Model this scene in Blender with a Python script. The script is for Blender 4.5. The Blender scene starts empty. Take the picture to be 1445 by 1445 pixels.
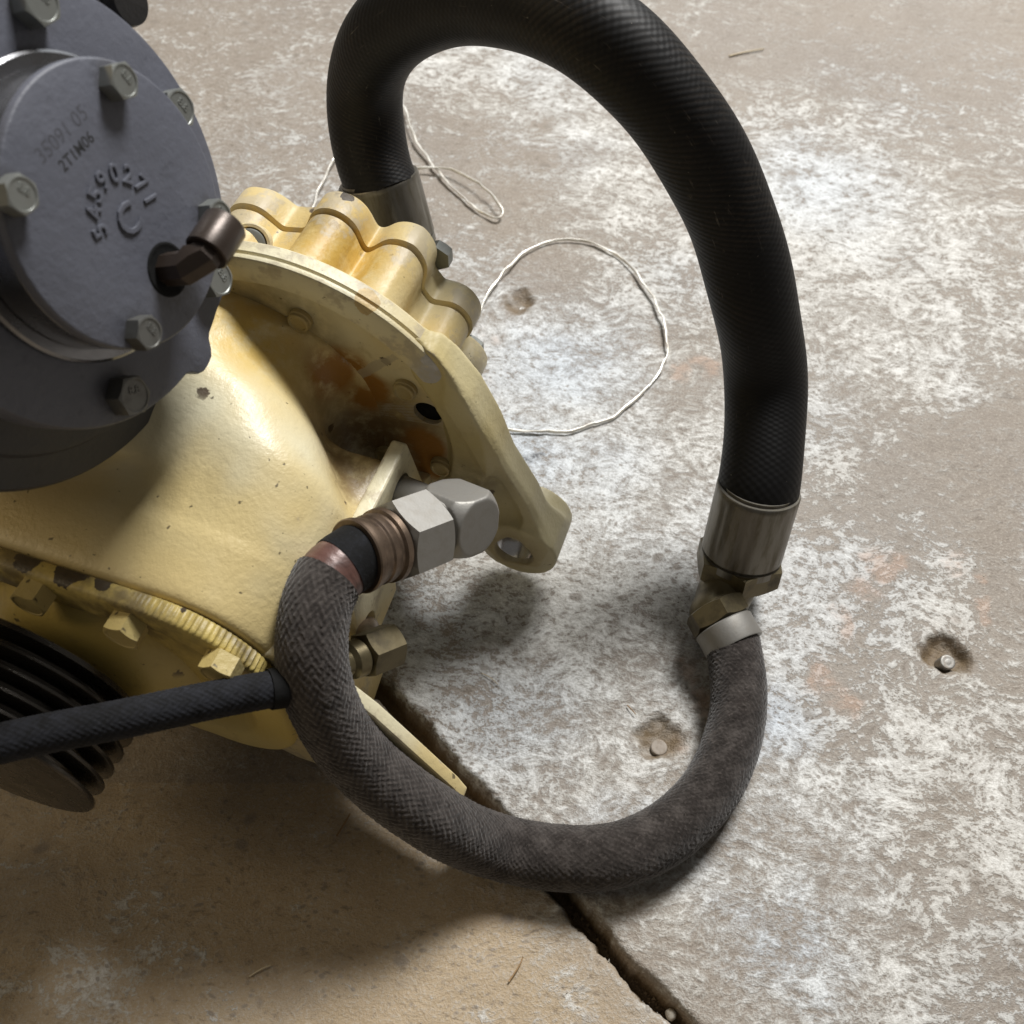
import bpy, bmesh, math, random
import numpy as np
from mathutils import Vector, Matrix
random.seed(7); RNG = np.random.default_rng(11)
R = math.radians
scene = bpy.context.scene
COL = scene.collection

# ------------------------------------------------------------------ camera
PITCH = R(55); FPX = 1480.0; DIST = .75
fw = np.array([0, math.cos(PITCH), -math.sin(PITCH)]); upv = np.array([0, math.sin(PITCH), math.cos(PITCH)]); rt = np.array([1., 0, 0])
CAM = -fw * DIST
cd = bpy.data.cameras.new('camera'); cam = bpy.data.objects.new('camera', cd); COL.objects.link(cam)
cam.location = CAM; cam.rotation_euler = (R(90) - PITCH, 0, 0)
cd.sensor_width = 36; cd.lens = FPX / 1445 * 36; cd.clip_start = .01; cd.clip_end = 60
cd.dof.use_dof = True; cd.dof.focus_distance = .60; cd.dof.aperture_fstop = 11
scene.camera = cam

# ------------------------------------------------------------------ light
w = bpy.data.worlds.new('World'); scene.world = w; w.use_nodes = True
bg = w.node_tree.nodes['Background']; bg.inputs[0].default_value = (1.0, .94, .85, 1); bg.inputs[1].default_value = .105
def area(name, loc, target, size, sy, power, col):
    l = bpy.data.lights.new(name, 'AREA'); l.shape = 'RECTANGLE'; l.size = size; l.size_y = sy; l.energy = power; l.color = col
    o = bpy.data.objects.new(name, l); COL.objects.link(o); o.location = loc
    o.rotation_euler = (Vector(target) - Vector(loc)).to_track_quat('-Z', 'Y').to_euler()
    return o
area('skylight_lamp', (.30 * 4, .51 * 4, .805 * 4), (0, 0, 0), 1.15, 1.15, 242, (1.0, .99, .97))
area('doorway_lamp', (.5, 3.6, 1.5), (0, 0, 0), 2.6, 1.6, 18, (.92, .97, 1.0))
area('shed_lamp', (-2.0, -.3, 1.7), (-.1, 0, .1), .8, .8, 9, (1.0, .80, .50))
scene.view_settings.view_transform = 'Standard'; scene.view_settings.look = 'None'
scene.view_settings.gamma = 1; scene.view_settings.exposure = .07; scene.view_settings.use_curve_mapping = False
scene.render.engine = 'CYCLES'

# ------------------------------------------------------------------ coordinates
def ray(px, py): return rt * (px - 722.5) / FPX - upv * (py - 722.5) / FPX + fw
def at(px, py, depth): return CAM + ray(px, py) * depth
def fl(px, py, z=0.):
    d = ray(px, py); return CAM + d * ((z - CAM[2]) / d[2])
AZ = R(-109)
A = np.array([math.cos(AZ), math.sin(AZ), 0]); U = np.array([-math.sin(AZ), math.cos(AZ), 0]); Z = np.array([0, 0, 1.])
CEN = at(424, 581, .63); H = float(CEN[2])
ROOT = np.array([CEN[0], CEN[1], 0])
def to_local(P):
    Q = np.asarray(P) - ROOT; return np.stack([Q @ A, Q @ U, Q[..., 2]], -1)
EL = R(19)
VC = to_local(at(106, 299.4, .42)) # valve ring centre, machine frame
VM = Matrix(((-1, 0, 0, VC[0]), (0, -math.sin(EL), math.cos(EL), VC[1]), (0, math.cos(EL), math.sin(EL), VC[2]), (0, 0, 0, 1)))

# ------------------------------------------------------------------ materials
def mat(name):
    m = bpy.data.materials.new(name); m.use_nodes = True
    return m, m.node_tree, m.node_tree.nodes['Principled BSDF']
class G:
    """tiny node helper"""
    def __init__(s, t): s.t = t
    def n(s, kind, **kw):
        nd = s.t.nodes.new(kind)
        for k, v in kw.items(): setattr(nd, k, v)
        return nd
    def set(s, sock, v):
        if hasattr(v, 'is_output') or isinstance(v, bpy.types.NodeSocket): s.t.links.new(v, sock)
        else: sock.default_value = v
    def obj(s): return s.n('ShaderNodeTexCoord').outputs['Object']
    def uv(s): return s.n('ShaderNodeTexCoord').outputs['UV']
    def noise(s, scale, detail=6, rough=.6, vec=None, dist=0, off=None):
        nd = s.n('ShaderNodeTexNoise'); nd.inputs['Scale'].default_value = scale; nd.inputs['Detail'].default_value = detail
        nd.inputs['Roughness'].default_value = rough; nd.inputs['Distortion'].default_value = dist
        v = vec if vec is not None else s.obj()
        if off is not None: v = s.vadd(v, off)
        s.set(nd.inputs['Vector'], v); return nd.outputs[0]
    def vadd(s, v, off):
        nd = s.n('ShaderNodeVectorMath', operation='ADD'); s.set(nd.inputs[0], v); nd.inputs[1].default_value = off; return nd.outputs[0]
    def vmul(s, v, k):
        nd = s.n('ShaderNodeVectorMath', operation='MULTIPLY'); s.set(nd.inputs[0], v); nd.inputs[1].default_value = k; return nd.outputs[0]
    def vor(s, scale, feature='F1', vec=None):
        nd = s.n('ShaderNodeTexVoronoi', feature=feature); nd.inputs['Scale'].default_value = scale
        s.set(nd.inputs['Vector'], vec if vec is not None else s.obj()); return nd.outputs[0]
    def m(s, op, a, b=0., c=0., clamp=False):
        nd = s.n('ShaderNodeMath', operation=op, use_clamp=clamp)
        s.set(nd.inputs[0], a); s.set(nd.inputs[1], b); s.set(nd.inputs[2], c); return nd.outputs[0]
    def ss(s, x, lo, hi, a=0., b=1.):
        nd = s.n('ShaderNodeMapRange', interpolation_type='SMOOTHSTEP')
        s.set(nd.inputs[0], x); nd.inputs[1].default_value = lo; nd.inputs[2].default_value = hi; nd.inputs[3].default_value = a; nd.inputs[4].default_value = b
        return nd.outputs[0]
    def mix(s, f, a, b, mode='MIX'):
        nd = s.n('ShaderNodeMix', data_type='RGBA', blend_type=mode)
        s.set(nd.inputs[0], f); s.set(nd.inputs[6], a); s.set(nd.inputs[7], b); return nd.outputs[2]
    def bump(s, h, strength, dist, prev=None):
        nd = s.n('ShaderNodeBump'); nd.inputs['Strength'].default_value = strength; nd.inputs['Distance'].default_value = dist
        s.set(nd.inputs['Height'], h)
        if prev is not None: s.set(nd.inputs['Normal'], prev)
        return nd.outputs[0]
    def attr(s, name): return s.n('ShaderNodeAttribute', attribute_name=name).outputs['Fac']
    def sep(s, v):
        nd = s.n('ShaderNodeSeparateXYZ'); s.set(nd.inputs[0], v); return nd.outputs
    def blob(s, p, r, vec):
        nd = s.n('ShaderNodeVectorMath', operation='DISTANCE'); s.set(nd.inputs[0], vec); nd.inputs[1].default_value = p
        return s.ss(nd.outputs['Value'], r * .15, r, 1, 0)
def c4(c): return (c[0], c[1], c[2], 1)
def lab(x): return x

def m_floor():
    m, t, b = mat('worn_concrete'); g = G(t); o = g.obj()
    wh = g.attr('white'); rust = g.attr('rust'); brown = g.attr('brown'); pit = g.attr('dirt')
    # stretched, warped coordinates: the wash was dragged on and wore off in streaks
    wn = g.n('ShaderNodeTexNoise'); wn.inputs['Scale'].default_value = 18; wn.inputs['Detail'].default_value = 2; g.set(wn.inputs['Vector'], o)
    ov = g.n('ShaderNodeVectorMath', operation='MULTIPLY_ADD'); g.set(ov.inputs[0], wn.outputs['Color']); ov.inputs[1].default_value = (.030, .030, 0); g.set(ov.inputs[2], o); o2 = ov.outputs[0]
    rot = g.n('ShaderNodeMapping'); g.set(rot.inputs['Vector'], o2); rot.inputs['Rotation'].default_value = (0, 0, R(28)); rot.inputs['Scale'].default_value = (.78, 1.12, 1); os_ = rot.outputs[0]
    n1 = g.noise(36, 4, .64, os_); n2 = g.noise(165, 4, .68, os_, off=(3, 1, 0)); n3 = g.noise(560, 3, .7, o); n4 = g.noise(7, 3, .6, o); n5 = g.noise(950, 2, .6, o)
    th = g.m('ADD', g.m('MULTIPLY', n1, .34), g.m('ADD', g.m('MULTIPLY', n2, .44), g.m('MULTIPLY', n3, .22)))
    x = g.m('SUBTRACT', g.m('ADD', wh, g.m('MULTIPLY', g.m('SUBTRACT', th, .5), 4.4)), .5)
    soft = g.ss(g.noise(6, 2, .5, o, off=(1, 8, 0)), .40, .60); film = g.ss(x, -.50, .05)
    tc = g.ss(x, -.03, .10); tsf = g.ss(x, -.26, .40); thick = g.m('ADD', g.m('MULTIPLY', tc, g.m('SUBTRACT', 1., soft)), g.m('MULTIPLY', tsf, soft)); heavy = g.ss(x, .14, .60)
    base = g.mix(n4, c4((.185, .158, .134)), c4((.252, .221, .193)))
    tan_ = g.mix(n1, c4((.320, .240, .148)), c4((.405, .318, .212))); base = g.mix(brown, base, tan_)
    base = g.mix(g.m('MULTIPLY', g.ss(n3, .50, .66), .55), base, c4((.41, .365, .305)))       # sand grains
    base = g.mix(g.m('MULTIPLY', g.ss(n2, .44, .28), .65), base, c4((.125, .098, .072)))
    base = g.mix(g.m('MULTIPLY', g.ss(n5, .60, .74), .5), base, c4((.10, .082, .062)))
    cool = g.m('ADD', g.m('MULTIPLY', g.attr('cool'), .8), g.m('MULTIPLY', g.ss(g.noise(5.5, 2, .5, o, off=(7, 3, 0)), .45, .65), .3), clamp=True)  # bluish sheen painted at set spots, plus a random cool tint
    wash = g.mix(cool, c4((.475, .460, .428)), c4((.425, .455, .490)))
    white = g.mix(cool, c4((.640, .630, .600)), c4((.585, .625, .665)))
    col = g.mix(g.m('MULTIPLY', film, .16), base, wash)
    col = g.mix(g.m('MULTIPLY', thick, .88), col, wash)
    col = g.mix(g.m('MULTIPLY', heavy, g.ss(n3, .26, .52)), col, white)
    # chips and pits of two sizes broken right through
    v1 = g.vor(62, vec=os_); p1 = g.m('MULTIPLY', g.ss(v1, .30, .17), g.ss(g.noise(24, 2, .5, o, off=(9, 2, 0)), .50, .62))
    v2 = g.vor(190, vec=os_); p2 = g.m('MULTIPLY', g.ss(v2, .34, .16), g.ss(n1, .40, .60))
    pits = g.m('MAXIMUM', p1, p2); col = g.mix(g.m('MULTIPLY', pits, .72), col, g.mix(n3, c4((.150, .125, .100)), c4((.25, .215, .18))))
    scr = g.noise(26, 3, .6, g.vmul(rot.outputs[0], (.25, 5.5, 1))); col = g.mix(g.m('MULTIPLY', g.ss(scr, .62, .72), .22), col, c4((.16, .135, .11)))      # drag marks
    big = g.ss(g.noise(13, 4, .6, o, off=(5, 5, 2)), .58, .70); col = g.mix(g.m('MULTIPLY', big, .30), col, c4((.19, .155, .12)))                                   # old stains
    rs = g.m('MULTIPLY', g.ss(rust, .0, .7), g.ss(g.m('ADD', g.m('MULTIPLY', n2, .8), g.m('MULTIPLY', rust, .20)), .38, .60)); col = g.mix(g.m('MULTIPLY', rs, .46), col, c4((.43, .275, .19)))
    col = g.mix(pit, col, g.mix(n3, c4((.085, .055, .026)), c4((.19, .130, .065))))
    dk = g.attr('dark_spots'); col = g.mix(g.m('MULTIPLY', dk, g.ss(n2, .40, .56)), col, c4((.028, .027, .028)))
    g.set(b.inputs['Base Color'], col)
    g.set(b.inputs['Roughness'], g.m('ADD', .42, g.m('MULTIPLY', n2, .36)))
    b.inputs['Specular IOR Level'].default_value = .45
    hgt = g.m('ADD', g.m('MULTIPLY', n2, 1.0), g.m('ADD', g.m('MULTIPLY', n3, .6), g.m('MULTIPLY', thick, .22)))
    g.set(b.inputs['Normal'], g.bump(hgt, .60, .0020)); return m
M = {'floor': m_floor()}

def m_yellow(name, top=(.615, .490, .235), pale=(.660, .608, .430), stains=(), rough=.40, grime=.35, chips=(), wear=.75):
    m, t, b = mat(name); g = G(t); o = g.obj()
    n1 = g.noise(8, 3, .5, o); n2 = g.noise(70, 5, .65, o); n3 = g.noise(300, 3, .6, o)
    col = g.mix(g.ss(n1, .36, .56), c4(top), c4(pale))
    col = g.mix(g.m('MULTIPLY', g.ss(n2, .56, .74), grime * .7), col, c4((.33, .245, .11)))
    sp = g.ss(g.noise(210, 2, .5, o, off=(4, 4, 1)), .70, .76); col = g.mix(g.m('MULTIPLY', sp, .8), col, c4((.06, .045, .025)))
    cv = g.vor(38); chp = g.m('MULTIPLY', g.ss(g.m('ADD', cv, g.m('MULTIPLY', n3, .25)), .26, .22), g.ss(g.noise(15, 2, .5, o, off=(3, 9, 4)), .54, .60)); col = g.mix(chp, col, c4((.10, .075, .05)))
    rgh = g.m('ADD', rough, g.m('MULTIPLY', n2, .18))
    for (p, r, c, k) in stains:
        f = g.m('MULTIPLY', g.blob(p, r, o), g.ss(g.m('ADD', n2, g.m('MULTIPLY', n1, .4)), .42, .78)); f = g.m('MULTIPLY', f, k, clamp=True)
        col = g.mix(f, col, c4(c))
    pt = g.n('ShaderNodeNewGeometry').outputs['Pointiness']
    ew = g.ss(g.m('ADD', pt, g.m('MULTIPLY', g.m('SUBTRACT', n2, .5), .22)), .545, .575); col = g.mix(g.m('MULTIPLY', ew, wear), col, c4((.43, .37, .26)))
    for (p, r, c) in chips:
        f = g.ss(g.m('ADD', g.blob(p, r, o), g.m('MULTIPLY', g.m('SUBTRACT', n2, .5), 1.6)), .52, .57); col = g.mix(f, col, g.mix(n3, c4(c), c4([x * 2.2 for x in c])))
    g.set(b.inputs['Base Color'], col); g.set(b.inputs['Roughness'], rgh)
    g.set(b.inputs['Normal'], g.bump(g.m('ADD', n3, g.m('MULTIPLY', n2, .8)), .32, .0012)); return m
OIL = (.21, .135, .055); RUST = (.33, .155, .030); DIRT = (.10, .075, .04)
M['housing'] = m_yellow('cream_casting', stains=[((.045, .055, H + .02), .05, OIL, .9), ((.004, .012, H + .035), .04, OIL, .8), ((.0, .045, H - .005), .045, OIL, 1.1), ((.0, .026, H + .046), .022, RUST, 1.8), ((.002, .046, H + .026), .018, RUST, 1.6), ((.0, .0, H + .06), .03, DIRT, .8), ((.10, .085, H + .03), .03, DIRT, .5), ((.02, -.01, H + .075), .05, (.58, .40, .11), 1.0)], rough=.32, grime=.25)
# the flange disc is drawn in its own plane: x across, y up, z along the shaft
M['flange'] = m_yellow('cream_flange', stains=[((.045, -.01, 0), .060, OIL, 1.0), ((.065, .012, 0), .040, OIL, .9), ((.022, .052, 0), .030, OIL, .6), ((.034, .045, 0), .022, RUST, 2.6), ((.048, .034, 0), .018, RUST, 2.2), ((.0, .07, 0), .05, DIRT, .6), ((.078, -.005, 0), .020, RUST, 2.4), ((.082, -.025, 0), .020, RUST, 1.8), ((.093, .062, 0), .022, (.42, .40, .38), 1.8), ((.098, .035, 0), .022, (.40, .38, .35), 1.5)], grime=.6, chips=[((.090, .074, 0), .010, (.30, .29, .28)), ((.055, .103, -.004), .012, (.30, .22, .10))])
M['stud'] = m_yellow('grimy_stud', wear=0., top=(.34, .25, .10), pale=(.38, .31, .16), grime=.8)
M['leg'] = m_yellow('cream_leg', top=(.50, .41, .19), pale=(.53, .47, .29), stains=[((-.005, .112, H - .02), .03, DIRT, .6), ((-.002, .137, H - .082), .03, OIL, .7)], grime=.5)
M['gear'] = m_yellow('tan_gear_case', top=(.57, .43, .18), pale=(.55, .475, .285), stains=[((.02, .09, -.04), .05, (.50, .32, .07), 1.3), ((.0, .1, -.06), .03, DIRT, .7)], grime=.65, chips=[((.012, .104, -.074), .007, (.05, .04, .03)), ((-.03, .098, -.0595), .006, (.04, .03, .02))])
M['front'] = m_yellow('ochre_front_plate', wear=0., top=(.52, .40, .12), pale=(.55, .45, .19), stains=[((.17, .0, H + .04), .06, DIRT, .9), ((.17, .07, H + .05), .04, DIRT, 1.2), ((.17, -.06, H + .05), .04, DIRT, .8)], grime=.5, chips=[((.1675, -.030, H + .056), .016, (.035, .026, .016)), ((.1675, -.052, H + .056), .012, (.035, .026, .016)), ((.1675, -.012, H + .056), .009, (.035, .026, .016)), ((.166, .03, H + .057), .006, (.035, .026, .016))])
M['bolt_yellow'] = m_yellow('painted_bolt', top=(.44, .34, .12), pale=(.47, .385, .18), grime=.9, wear=0.)

def m_metal(name, col, metallic=1., rough=.38, var=.35, dirt=(.05, .04, .03), dk=.5, scale=90, bump=.12, streak=None):
    m, t, b = mat(name); g = G(t); o = g.obj()
    v = o if streak is None else g.vmul(o, streak)
    n1 = g.noise(scale, 6, .65, v); n2 = g.noise(scale * 5, 3, .6, v)
    c = g.mix(g.m('MULTIPLY', g.ss(n1, .42, .72), dk), c4(col), c4(dirt))
    g.set(b.inputs['Base Color'], c); b.inputs['Metallic'].default_value = metallic
    g.set(b.inputs['Roughness'], g.m('ADD', rough - var * .5 + .0, g.m('MULTIPLY', n1, var)))
    g.set(b.inputs['Normal'], g.bump(g.m('ADD', n1, g.m('MULTIPLY', n2, .6)), bump, .001)); return m
def m_grey(name, col, rough=.5, spec=.5, spots_=()):
    m, t, b = mat(name); g = G(t); o = g.obj()
    n1 = g.noise(26, 5, .6, o); n2 = g.noise(260, 4, .65, o)
    c = g.mix(n1, c4([x * .78 for x in col]), c4([x * 1.22 for x in col]))
    c = g.mix(g.ss(g.noise(120, 5, .6, o, off=(2, 0, 5)), .60, .76, 0, .5), c, c4([col[0] * .42, col[1] * .42, col[2] * .42]))
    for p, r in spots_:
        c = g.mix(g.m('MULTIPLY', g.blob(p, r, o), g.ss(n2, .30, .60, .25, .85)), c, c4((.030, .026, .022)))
    g.set(b.inputs['Base Color'], c); g.set(b.inputs['Roughness'], g.m('ADD', rough, g.m('MULTIPLY', n1, .16)))
    b.inputs['Specular IOR Level'].default_value = spec
    g.set(b.inputs['Normal'], g.bump(g.m('ADD', n2, g.m('MULTIPLY', g.noise(90, 3, .6, o), .7)), .30, .0013)); return m
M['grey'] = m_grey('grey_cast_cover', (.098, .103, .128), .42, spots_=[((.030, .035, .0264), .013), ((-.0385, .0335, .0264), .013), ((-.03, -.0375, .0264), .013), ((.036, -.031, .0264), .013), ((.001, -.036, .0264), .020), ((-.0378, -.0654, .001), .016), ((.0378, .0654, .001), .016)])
M['dark'] = m_grey('dark_cast_base', (.040, .040, .046), .5)
M['black_iron'] = m_grey('black_pulley_paint', (.014, .013, .013), .30, .6)
M['pulley'] = m_metal('worn_black_pulley', (.075, .068, .060), .85, .27, var=.3, dk=.5, dirt=(.008, .007, .006), scale=60, streak=(1, 1, 14))
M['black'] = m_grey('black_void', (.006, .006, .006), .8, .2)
M['zinc'] = m_metal('zinc_bolt', (.27, .28, .265), .70, .44, dk=.35, dirt=(.14, .13, .10))
M['bolt_dark'] = m_metal('dull_bolt', (.16, .16, .15), .7, .48, dk=.5)
M['steel'] = m_metal('satin_steel_nut', (.285, .275, .255), .70, .55, var=.2, dk=.22, dirt=(.2, .17, .13), scale=160)
M['ferrule'] = m_metal('grimy_ferrule_steel', (.175, .163, .140), .85, .40, dk=.75, dirt=(.10, .085, .055), scale=70, streak=(3, 3, .6))
M['brass'] = m_metal('brassy_ferrule', (.185, .135, .098), .80, .42, dk=.75, dirt=(.06, .042, .032), scale=90)
M['olive'] = m_metal('yellow_plated_fitting', (.135, .110, .060), .65, .42, dk=.7, dirt=(.035, .028, .018), scale=70)
M['wire'] = m_metal('tinned_wire', (.86, .84, .78), .45, .34, dk=.55, dirt=(.26, .20, .11), scale=60)
M['elbow'] = m_metal('bronze_elbow', (.052, .038, .030), .45, .36, dk=.3, dirt=(.02, .016, .014))
M['shine'] = m_metal('machined_lip', (.60, .60, .62), 1., .22, dk=.2, scale=50)
M['pin_dull'] = m_metal('dusty_anchor_pin', (.30, .26, .22), .2, .7, dk=.5, dirt=(.2, .15, .1), scale=300)
M['lip'] = m_metal('worn_machined_lip', (.20, .20, .21), .9, .26, dk=.3, scale=50)
M['pin'] = m_metal('anchor_pin_steel', (.33, .32, .30), .7, .5, dk=.6, dirt=(.2, .15, .1), scale=300)

def m_hose_big():
    m, t, b = mat('black_rubber_hose'); g = G(t); uv = g.uv(); s = g.sep(uv); o = g.obj()
    # fine cloth-wrap imprint: two crossing diagonal ribs (u metres along, v metres round)
    wv = g.m('MULTIPLY', g.noise(30, 2, .5, o), .004)
    d1 = g.m('SINE', g.m('MULTIPLY', g.m('ADD', wv, g.m('ADD', s[0], g.m('MULTIPLY', s[1], .55))), 2 * math.pi / .0036))
    d2 = g.m('SINE', g.m('MULTIPLY', g.m('ADD', wv, g.m('SUBTRACT', s[0], g.m('MULTIPLY', s[1], .55))), 2 * math.pi / .0036))
    n1 = g.noise(14, 5, .6, o); n2 = g.noise(140, 5, .65, o)
    hh = g.m('ADD', d1, g.m('ADD', g.m('MULTIPLY', d2, .7), g.m('MULTIPLY', n2, 1.0)))
    dust = g.m('MULTIPLY', g.ss(n1, .46, .70), g.ss(g.m('ADD', g.m('MULTIPLY', d1, .18), n2), .45, .75))
    col = g.mix(g.m('MULTIPLY', dust, .55), c4((.0045, .0042, .0043)), c4((.030, .0225, .0165)))
    sc = g.noise(1, 4, .7, g.vmul(uv, (55, 330, 1))); col = g.mix(g.m('MULTIPLY', g.ss(sc, .60, .74), g.ss(n1, .40, .62)), col, c4((.085, .074, .062)))
    col = g.mix(g.ss(g.noise(300, 3, .6, o), .73, .78), col, c4((.20, .18, .155)))
    g.set(b.inputs['Base Color'], col); g.set(b.inputs['Roughness'], g.m('ADD', .44, g.m('MULTIPLY', n2, .22)))
    b.inputs['Specular IOR Level'].default_value = .24
    g.set(b.inputs['Normal'], g.bump(hh, .13, .0005)); return m
M['hose_big'] = m_hose_big()
def m_braid(name, c0, c1, c2, spec=.2):
    m, t, b = mat(name); g = G(t); o = g.obj(); hgt = g.attr('weave')
    n1 = g.noise(22, 4, .6, o); n2 = g.noise(500, 4, .7, o); n3 = g.noise(110, 5, .65, o)
    col = g.mix(g.ss(g.m('ADD', n3, g.m('MULTIPLY', hgt, .25)), .42, .85), c4(c0), c4(c1))
    col = g.mix(g.ss(n1, .50, .72, 0, .45), col, g.mix(n3, c4(c2), c4(c0)))
    col = g.mix(g.ss(n2, .55, .75, 0, .5), col, c4([min(1, x * 2.0) for x in c1]))
    g.set(b.inputs['Base Color'], col); b.inputs['Roughness'].default_value = .85; b.inputs['Specular IOR Level'].default_value = spec
    b.inputs['Sheen Weight'].default_value = .25 if c1[0] > .03 else .03; b.inputs['Sheen Roughness'].default_value = .5
    g.set(b.inputs['Normal'], g.bump(g.m('ADD', n2, n3), .5, .0006)); return m
M['braid'] = m_braid('grey_braided_textile', (.016, .012, .010), (.060, .051, .046), (.040, .027, .022))
M['braid_black'] = m_braid('black_braided_textile', (.0028, .0028, .0032), (.0135, .0145, .019), (.006, .006, .007), .25)
M['copper_rubber'] = m_metal('reddish_bare_rubber', (.125, .062, .050), .10, .36, dk=.75, dirt=(.045, .026, .024), scale=80, bump=.3)
M['white_collar'] = m_metal('white_plastic_collar', (.60, .56, .48), 0, .5, dk=.3, dirt=(.3, .24, .15))
M['stamp_faint'] = m_grey('faint_stamped_mark', (.060, .061, .074), .6)
M['stamp'] = m_grey('stamped_mark', (.016, .016, .018), .7)
M['straw'] = m_metal('dry_straw', (.52, .44, .30), 0, .7, dk=.4, dirt=(.3, .22, .12), scale=200)
M['straw_dark'] = m_metal('brown_straw', (.30, .19, .09), 0, .7, dk=.4, dirt=(.15, .09, .04), scale=200)
M['pebble'] = m_metal('pale_pebble', (.50, .47, .41), 0, .8, dk=.4, dirt=(.3, .24, .17), scale=300)
M['crumb'] = m_metal('brown_crumb', (.20, .145, .085), 0, .9, dk=.5, dirt=(.08, .055, .03), scale=300)
M['gasket'] = m_metal('rusty_gasket', (.20, .085, .035), .1, .7, dk=.5, dirt=(.45, .40, .32), scale=140)

# ------------------------------------------------------------------ mesh helpers
def tag(o, label=None, cat=None, group=None, kind=None):
    if label: o['label'] = label
    if cat: o['category'] = cat
    if group: o['group'] = group
    if kind: o['kind'] = kind
    return o
def empty(name, loc, rz=0):
    o = bpy.data.objects.new(name, None); COL.objects.link(o); o.location = loc; o.rotation_euler = (0, 0, rz); o.empty_display_size = .02
    return o
def link(name, me, m, parent=None, smooth=True, local=None):
    """parent-space mesh; local = optional matrix relative to the parent"""
    if m is not None and len(me.materials) == 0: me.materials.append(M[m])
    if smooth is not None: me.polygons.foreach_set('use_smooth', [smooth] * len(me.polygons))
    o = bpy.data.objects.new(name, me); COL.objects.link(o)
    if parent is not None: o.parent = parent
    if local is not None: o.matrix_local = local
    return o
def mesh(name, v, f):
    me = bpy.data.meshes.new(name); me.from_pydata([tuple(map(float, p)) for p in v], [], [tuple(map(int, q)) for q in f]); me.update(); return me
def grid_mesh(name, P, closed_v=False, closed_u=False, caps=False):
    """P[nu][nv][3]; returns quad mesh"""
    P = np.asarray(P, float); nu, nv = P.shape[:2]
    V = P.reshape(-1, 3); iu = np.arange(nu if closed_u else nu - 1); iv = np.arange(nv if closed_v else nv - 1)
    a, b_ = np.meshgrid(iu, iv, indexing='ij'); a2 = (a + 1) % nu; b2 = (b_ + 1) % nv
    F = np.stack([a * nv + b_, a2 * nv + b_, a2 * nv + b2, a * nv + b2], -1).reshape(-1, 4)
    me = bpy.data.meshes.new(name); me.vertices.add(len(V)); me.vertices.foreach_set('co', V.ravel())
    nF = len(F); me.loops.add(nF * 4); me.loops.foreach_set('vertex_index', F.ravel()); me.polygons.add(nF)
    me.polygons.foreach_set('loop_start', np.arange(nF) * 4); me.update(calc_edges=True)
    if caps:
        bm = bmesh.new(); bm.from_mesh(me); bm.verts.ensure_lookup_table()
        bm.faces.new([bm.verts[i] for i in range(nv)][::-1]); bm.faces.new([bm.verts[(nu - 1) * nv + i] for i in range(nv)])
        bm.to_mesh(me); bm.free()
    return me
def sharp(o, ang=35):
    me = o.data; me.polygons.foreach_set('use_smooth', [True] * len(me.polygons))
    bm = bmesh.new(); bm.from_mesh(me); lim = R(ang)
    for e in bm.edges:
        e.smooth = not (len(e.link_faces) == 2 and e.calc_face_angle(0) > lim)
    bm.to_mesh(me); bm.free(); return o
def recalc(me):
    bm = bmesh.new(); bm.from_mesh(me); bmesh.ops.recalc_face_normals(bm, faces=bm.faces); bm.to_mesh(me); bm.free(); return me
def frame(d, up=(0, 0, 1)):
    d = Vector(d).normalized(); x = Vector(up).cross(d)
    if x.length < 1e-4: x = Vector((1, 0, 0)).cross(d)
    x.normalize(); y = d.cross(x); return Matrix((x, y, d)).transposed()
def axis_mat(p, d, up=(0, 0, 1), roll=0):
    return Matrix.Translation(Vector(p)) @ (frame(d, up).to_4x4()) @ Matrix.Rotation(roll, 4, 'Z')
def polar(name, rings, n=96, cap0=True, cap1=True):
    """rings: (h, r or f(phi)) ; solid about local Z"""
    ph = np.linspace(0, 2 * np.pi, n, endpoint=False); P = []
    for h, r in rings:
        rr = r(ph) if callable(r) else np.full(n, r)
        hh = h(ph) if callable(h) else np.full(n, h)
        P.append(np.stack([rr * np.cos(ph), rr * np.sin(ph), hh], -1))
    me = grid_mesh(name, P, closed_v=True)
    bm = bmesh.new(); bm.from_mesh(me); bm.verts.ensure_lookup_table(); nr = len(rings)
    if cap0: bm.faces.new([bm.verts[i] for i in range(n)])
    if cap1: bm.faces.new([bm.verts[(nr - 1) * n + i] for i in range(n)])
    bmesh.ops.recalc_face_normals(bm, faces=bm.faces); bm.to_mesh(me); bm.free(); return me
def hexr(af, rot=0):
    ap = af / 2
    return lambda ph: ap / np.cos((ph + rot) % (np.pi / 3) - np.pi / 6)
def hexhead(name, af, h, ch=.5, both=False, n=72, dish=.0004):
    """hex head/nut with the curved 30 degree chamfer"""
    ap = af / 2; hr = hexr(af)
    top = lambda ph: h - np.maximum(0, (hr(ph) - ap * .97)) * ch
    rings = [(0, hr)] if not both else [(0, ap * .95), (lambda ph: np.maximum(0, (hr(ph) - ap * .97)) * ch, hr)]
    rings += [(top, hr), (h, ap * .95), (h, ap * .90), (h - dish, ap * .86)]
    return polar(name, rings, n)
def text_mesh(txt, size, extrude, bold=0.):
    c = bpy.data.curves.new('txt', 'FONT'); c.body = txt; c.size = size; c.extrude = extrude; c.align_x = 'CENTER'; c.offset = bold; c.bevel_depth = extrude * .5; c.bevel_resolution = 1; c.resolution_u = 3
    o = bpy.data.objects.new('txt', c); COL.objects.link(o); bpy.context.view_layer.update()
    me = bpy.data.meshes.new_from_object(o.evaluated_get(bpy.context.evaluated_depsgraph_get())); bpy.data.objects.remove(o); return me
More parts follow.
